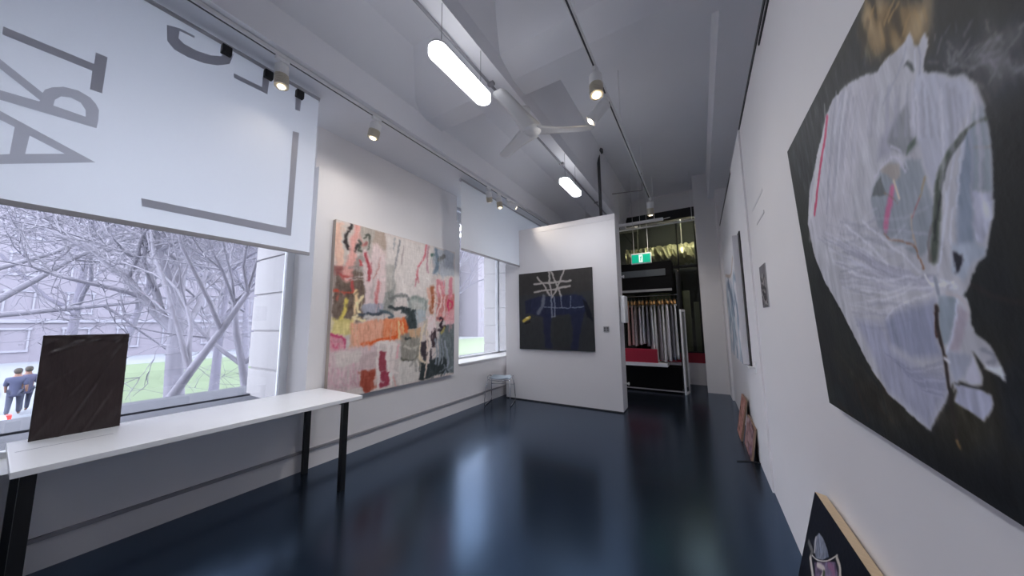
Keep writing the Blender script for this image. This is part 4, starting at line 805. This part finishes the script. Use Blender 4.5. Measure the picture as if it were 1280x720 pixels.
# ================================================================== OUTSIDE
GRD = sroot('ground', (0, 0, 0)); 
g = MB().box(-140, -5.5, -60, 120, -2.2, -2.0).done('street_paving', mat('wet_paving', (.12, .13, .15), .7, var=.12, scale=.6), GRD)
lw = MB().box(-44, -19, 3.2, 60, -2.0, -1.93, .02).box(-44, -30, -40, .5, -2.0, -1.93, .02).done('lawn', mat('winter_grass', (.075, .105, .055), .9, var=.3, scale=3)); lw['kind'] = 'stuff'; lw['label'] = 'green lawn of the park seen through the window'; lw['category'] = 'grass'
def rot_tree(base, h, spread, seed, depth, trunk_r, forks, col, name, label, lean=(0, 0, 0), minr=.008, grp=None):
    rr = random.Random(seed); V = []; Fc = []
    def seg(pts, rad, n):
        b0 = len(V)
        for i, p in enumerate(pts):
            d = (pts[min(i + 1, len(pts) - 1)] - pts[max(i - 1, 0)]).normalized(); q = d.to_track_quat('Z', 'Y')
            for k in range(n): V.append(p + q @ Vector((rad[i] * math.cos(2 * PI * k / n), rad[i] * math.sin(2 * PI * k / n), 0)))
        for i in range(len(pts) - 1):
            for k in range(n):
                a = b0 + i * n + k; b = b0 + i * n + (k + 1) % n; Fc.append((a, b, b + n, a + n))
    def grow(p, d, L, r, lv):
        ns = 5 if lv < 3 else 4; pts = [p]; rad = [r]; q = p.copy(); dd = d.copy(); kids = []
        for i in range(ns):
            dd = (dd + Vector((rr.gauss(0, .16 if lv else .04), rr.gauss(0, .16 if lv else .04), rr.gauss(.03, .12)))).normalized(); q = q + dd * L / ns; pts.append(q.copy()); rad.append(max(r * (1 - .55 * (i + 1) / ns), minr * .6))
            kids.append((q.copy(), dd.copy(), rad[-1]))
        seg(pts, rad, 7 if lv == 0 else (5 if lv < 3 else 3))
        if lv >= depth: return
        nk = forks[min(lv, len(forks) - 1)]
        for k in range(nk):
            q0, d0, r0 = kids[rr.randint(1 if lv else 2, ns - 1)] if k < nk - 1 else kids[-1]
            ax = d0.orthogonal().normalized(); ax.rotate(Matrix.Rotation(rr.uniform(0, 2 * PI), 3, d0))
            nd = d0.copy(); nd.rotate(Matrix.Rotation(rr.uniform(.45, 1.15) * spread, 3, ax)); nd.z += .12
            grow(q0, nd.normalized(), L * rr.uniform(.55, .8), max(r0 * rr.uniform(.5, .75), minr), lv + 1)
    root = Vector(base); t = thing(name, label, 'tree', base, grp)
    grow(Vector((0, 0, -.1)), (Vector((0, 0, 1)) + Vector(lean)).normalized(), h, trunk_r, 0)
    me = bpy.data.meshes.new('bare_branches'); me.from_pydata([tuple(v) for v in V], [], Fc); me.update()
    for p in me.polygons: p.use_smooth = True
    me.materials.append(col); o = bpy.data.objects.new('bare_branches', me); COL.objects.link(o); o.parent = t; 
    return t
BARK = mat('pale_bark', (.125, .12, .145), .9, var=.5, scale=3, stretch=(1, 1, .4)); BARK2 = mat('hazy_bark', (.105, .10, .13), .9, var=.3, scale=2)
def T(x, y, h, seed, r, label, lean=(0, 0, 0), depth=5, forks=(6, 5, 4, 4, 3), minr=.0085, m=BARK):
    return rot_tree((x, y, -2), h, 1.0, seed, depth, r, list(forks), m, 'bare_tree', label, lean, minr)
T(-13.2, 2.95, 5.6, 5, .27, 'bare pale tree with the thickest trunk seen through the near window', (.02, .02, 0))
T(-10.5, 4.0, 4.2, 8, .13, 'slender leaning bare tree close to the outer stone pier', (-.1, -.35, 0))
T(-9.5, .9, 4.8, 21, .12, 'bare tree with thin arching boughs right behind the wrapped black panel', (.1, .5, 0))
T(-16, -1.2, 6.0, 33, .2, 'bare tree at the street end of the near window', (0, .2, 0))
T(-19, 5.4, 6.2, 44, .2, 'bare tree rising from the lawn beyond the thickest trunk', m=BARK2)
T(-24, 1.8, 7.0, 52, .22, 'bare tree on the pavement behind the walking people', m=BARK2, minr=.02)
T(-28, 9.5, 7.5, 61, .25, 'far hazy bare tree on the lawn', m=BARK2, minr=.025)
T(-31, 4.2, 7.6, 71, .25, 'farthest hazy bare tree before the lilac building', m=BARK2, minr=.025)
T(-11, 10.5, 5.5, 82, .2, 'bare tree seen through the far window by the partition', m=BARK)
T(-15, 16.5, 6.5, 93, .22, 'second bare tree beyond the far window, deeper in the park', m=BARK2, minr=.02)

# far buildings
def building(x0, y0, y1, h, c, label, wd=1.3, wh=2.0, sp=3.0, fh=3.8, depth=12):
    t = thing('street_building', label, 'building', (x0, (y0 + y1) / 2, -2))
    MB().box(x0 - depth, x0, y0, y1, -2, h).done('wall', mat('far_wall_%d' % int(abs(x0 * 7 + y0)), c, .9, var=.08, scale=.3), t)
    MB().box(x0 - depth - .2, x0 + .35, y0 - .2, y1 + .2, h, h + .5).box(x0, x0 + .2, y0, y1, 1.9, 2.25).done('cornice', mat('far_trim', (.15, .15, .18), .9), t)
    y = y0 + sp * .6; n = 0
    while y < y1 - sp * .4:
        z = -.8; 
        while z + wh < h - .5 and n < 95:
            f = MB().box(x0 - .1, x0 + .12, y - wd / 2 - .15, y + wd / 2 + .15, z - .2, z).box(x0, x0 + .1, y - wd / 2 - .12, y - wd / 2, z, z + wh).box(x0, x0 + .1, y + wd / 2, y + wd / 2 + .12, z, z + wh).box(x0, x0 + .12, y - wd / 2 - .2, y + wd / 2 + .2, z + wh, z + wh + .2).done('window', mat('far_trim', c, .9), t)
            MB().box(x0 - .02, x0 + .03, y - wd / 2, y + wd / 2, z, z + wh).done('pane', mat('far_pane', (.06, .062, .085), .4), f); z += fh; n += 1
        y += sp
    return t
building(-62, -34, -3, 22, (.11, .10, .12), 'far pale stone building behind the people and the street end')
building(-58, -1, 24, 26, (.115, .107, .13), 'far lilac grey building behind the thick bare tree trunk', sp=3.6, wd=1.5)
building(-52, 27, 60, 24, (.12, .11, .13), 'far building seen faintly beyond the tree nearest the stone pier', sp=3.2)
building(-48, 63, 110, 24, (.12, .11, .135), 'farthest block down the street, hazy through the far window', sp=3.6)
# people on the footpath, car
def person(x, y, az, coat, label, z0=-2.0, sc=1.0, stride=.18):
    t = thing('person', label, 'person', (x, y, z0)); t.rotation_euler = (0, 0, az)
    def skin(name, verts, edges, rad, m, parent, root=0):
        me = bpy.data.meshes.new(name); me.from_pydata([tuple(Vector(v) * sc) for v in verts], edges, []); o = bpy.data.objects.new(name, me); a = o.modifiers.new('Skin', 'SKIN')
        for i, r in enumerate(rad): me.skin_vertices[0].data[i].radius = (r * sc, r * sc); me.skin_vertices[0].data[i].use_root = (i == root)
        me.materials.append(m); COL.objects.link(o); o.parent = parent
        a.use_smooth_shade = True; b = o.modifiers.new('Sub', 'SUBSURF'); b.levels = 1; b.render_levels = 1; return o
    s = stride
    V = [(0, 0, .95), (0, .02, 1.2), (0, 0, 1.42), (0, .005, 1.54), (0, .02, 1.63), (.1, 0, .9), (.1, s * .7, .5), (.1, s, .09), (.1, s + .12, .04), (-.1, 0, .9), (-.1, -s * .3, .5), (-.1, -s, .10), (-.1, -s + .12, .04),
         (.19, 0, 1.4), (.24, -s * .5, 1.13), (.24, -s * .6 + .1, .88), (-.19, 0, 1.4), (-.24, s * .5, 1.13), (-.24, s * .7 + .1, .88), (0, .02, 1.74), (0, .02, 1.80)]
    E_ = [(0, 1), (1, 2), (2, 3), (3, 4), (0, 5), (5, 6), (6, 7), (7, 8), (0, 9), (9, 10), (10, 11), (11, 12), (2, 13), (13, 14), (14, 15), (2, 16), (16, 17), (17, 18), (4, 19), (19, 20)]
    R_ = [.13, .13, .13, .062, .095, .09, .06, .042, .035, .09, .06, .042, .035, .065, .045, .032, .065, .045, .032, .10, .075]
    skin('body', V, E_, R_, mat('skin_tone', (.16, .085, .06), .6), t)
    skin('coat', [V[i] for i in (0, 1, 2, 13, 14, 16, 17)] + [(0, 0, .72), (0, 0, 1.51)], [(0, 1), (1, 2), (2, 3), (3, 4), (2, 5), (5, 6), (0, 7), (2, 8)], [.175, .18, .17, .11, .075, .11, .075, .20, .085], mat('coat_' + str(int(coat[0] * 1000)), coat, .9), t)
    skin('trousers', [V[i] for i in (0, 5, 6, 7, 9, 10, 11)], [(0, 1), (1, 2), (2, 3), (0, 4), (4, 5), (5, 6)], [.14, .105, .078, .06, .105, .078, .06], mat('dark_trousers', (.03, .035, .06), .9), t)
    skin('hair', [(0, .01, 1.84), (0, -.01, 1.77), (0, -.035, 1.68), (0, -.045, 1.60)], [(0, 1), (1, 2), (2, 3)], [.07, .115, .112, .07], mat('dark_hair', (.03, .025, .02), .8), t)
    return t
person(-23.3, .70, 1.4, (.03, .035, .07), 'person in dark blue coat walking on the street below, nearest the glass edge')
person(-24.0, .95, 1.7, (.05, .05, .09), 'person in dark coat walking close behind the first one on the street')
person(-22.6, 1.42, 4.4, (.02, .03, .05), 'person in black coat on the street just beside the black wrapped panel')
#ENDOUT#
car = thing('parked_car', 'small pale car with red tail lights on the street below the window', 'car', (-16.9, -1.5, -2)); car.rotation_euler = (0, 0, 0)
def cp_(x, y, z): return (-16.9 - y, -1.55 + x, -2 + z)
prof = [(-2, .35), (-2.05, .75), (-1.75, .95), (-1.1, 1.02), (-.6, 1.42), (.75, 1.45), (1.4, 1.0), (2.0, .85), (2.05, .4), (1.9, .25), (-1.9, .25)]
MB().prism([cp_(a, -.85, b) for a, b in prof], (-1.7, 0, 0)).done('car_body', mat('pale_car_paint', (.30, .32, .38), .3), car)
MB().prism([cp_(a, -.87, b) for a, b in [(-1.0, 1.02), (-.55, 1.36), (.7, 1.38), (1.25, 1.02)]], (-1.74, 0, 0)).done('side_windows', mat('car_glass', (.03, .03, .04), .1), car)
for a in (-1.25, 1.25):
    for b in (-.86, .70): MB().cyl(cp_(a, b, .31), cp_(a, b + .16, .31), .31, n=20).done('wheel', BLACK, car)
for b in (-.8, .55): MB().box(-16.9 - b - .25, -16.9 - b, .44, .53, -1.3, -1.12, .01).done('tail_light', mat('tail_light', (.6, .02, .02), .4, emit=(1, .05, .04), es=1.2), car)

# ================================================================== WORLD, LIGHTS, CAMERA
wd = bpy.data.worlds.new('overcast'); bpy.context.scene.world = wd; wd.use_nodes = True; nt = wd.node_tree; bg = nt.nodes['Background']
tc = nt.nodes.new('ShaderNodeTexCoord'); sp_ = nt.nodes.new('ShaderNodeSeparateXYZ'); rp_ = nt.nodes.new('ShaderNodeValToRGB')
rp_.color_ramp.elements[0].position = .0; rp_.color_ramp.elements[0].color = (.74, .77, .86, 1); rp_.color_ramp.elements[1].position = .8; rp_.color_ramp.elements[1].color = (.88, .92, 1, 1)
nt.links.new(tc.outputs['Generated'], sp_.inputs[0]); nt.links.new(sp_.outputs[2], rp_.inputs[0]); nt.links.new(rp_.outputs[0], bg.inputs[0]); bg.inputs[1].default_value = SKY = 10.0
# real pendant lamps also light the room through area lamps set into their diffusers
for y in (1.76, 4.185, -1.25):
    l = bpy.data.lights.new('pendant_lamp', 'AREA'); l.shape = 'RECTANGLE'; l.size = .14; l.size_y = .62; l.energy = 11; l.color = (.94, .95, 1.0)
    par = [o for o in COL.objects if o.name.startswith('pendant_light') and abs(o.location.y - y) < .1][0]
    o = bpy.data.objects.new('pendant_lamp', l); COL.objects.link(o); o.parent = par; o.location = (0, 0, -.003)
    l = bpy.data.lights.new('pendant_uplight', 'AREA'); l.shape = 'RECTANGLE'; l.size = .14; l.size_y = .62; l.energy = .9; l.color = (.94, .95, 1.0)
    o = bpy.data.objects.new('pendant_uplight', l); COL.objects.link(o); o.parent = par; o.location = (0, 0, .065); o.rotation_euler = (PI, 0, 0)
cam = bpy.data.cameras.new('camera'); co = bpy.data.objects.new('camera', cam); COL.objects.link(co)
cam.sensor_width = 36; cam.lens = F / 1280 * 36; cam.clip_start = .02; cam.clip_end = 500
co.matrix_world = Matrix.Translation(CAM.tolist()) @ Matrix([list(r) for r in ROT]).to_4x4()
sc = bpy.context.scene; sc.camera = co
sc.view_settings.view_transform = 'Standard'; sc.view_settings.look = 'None'; sc.view_settings.gamma = 1; sc.view_settings.exposure = 0.32; sc.view_settings.use_curve_mapping = False
sc.cycles.max_bounces = 10; sc.cycles.diffuse_bounces = 6; sc.cycles.transparent_max_bounces = 16
sc.cycles.use_denoising = True; sc.cycles.sample_clamp_indirect = 6
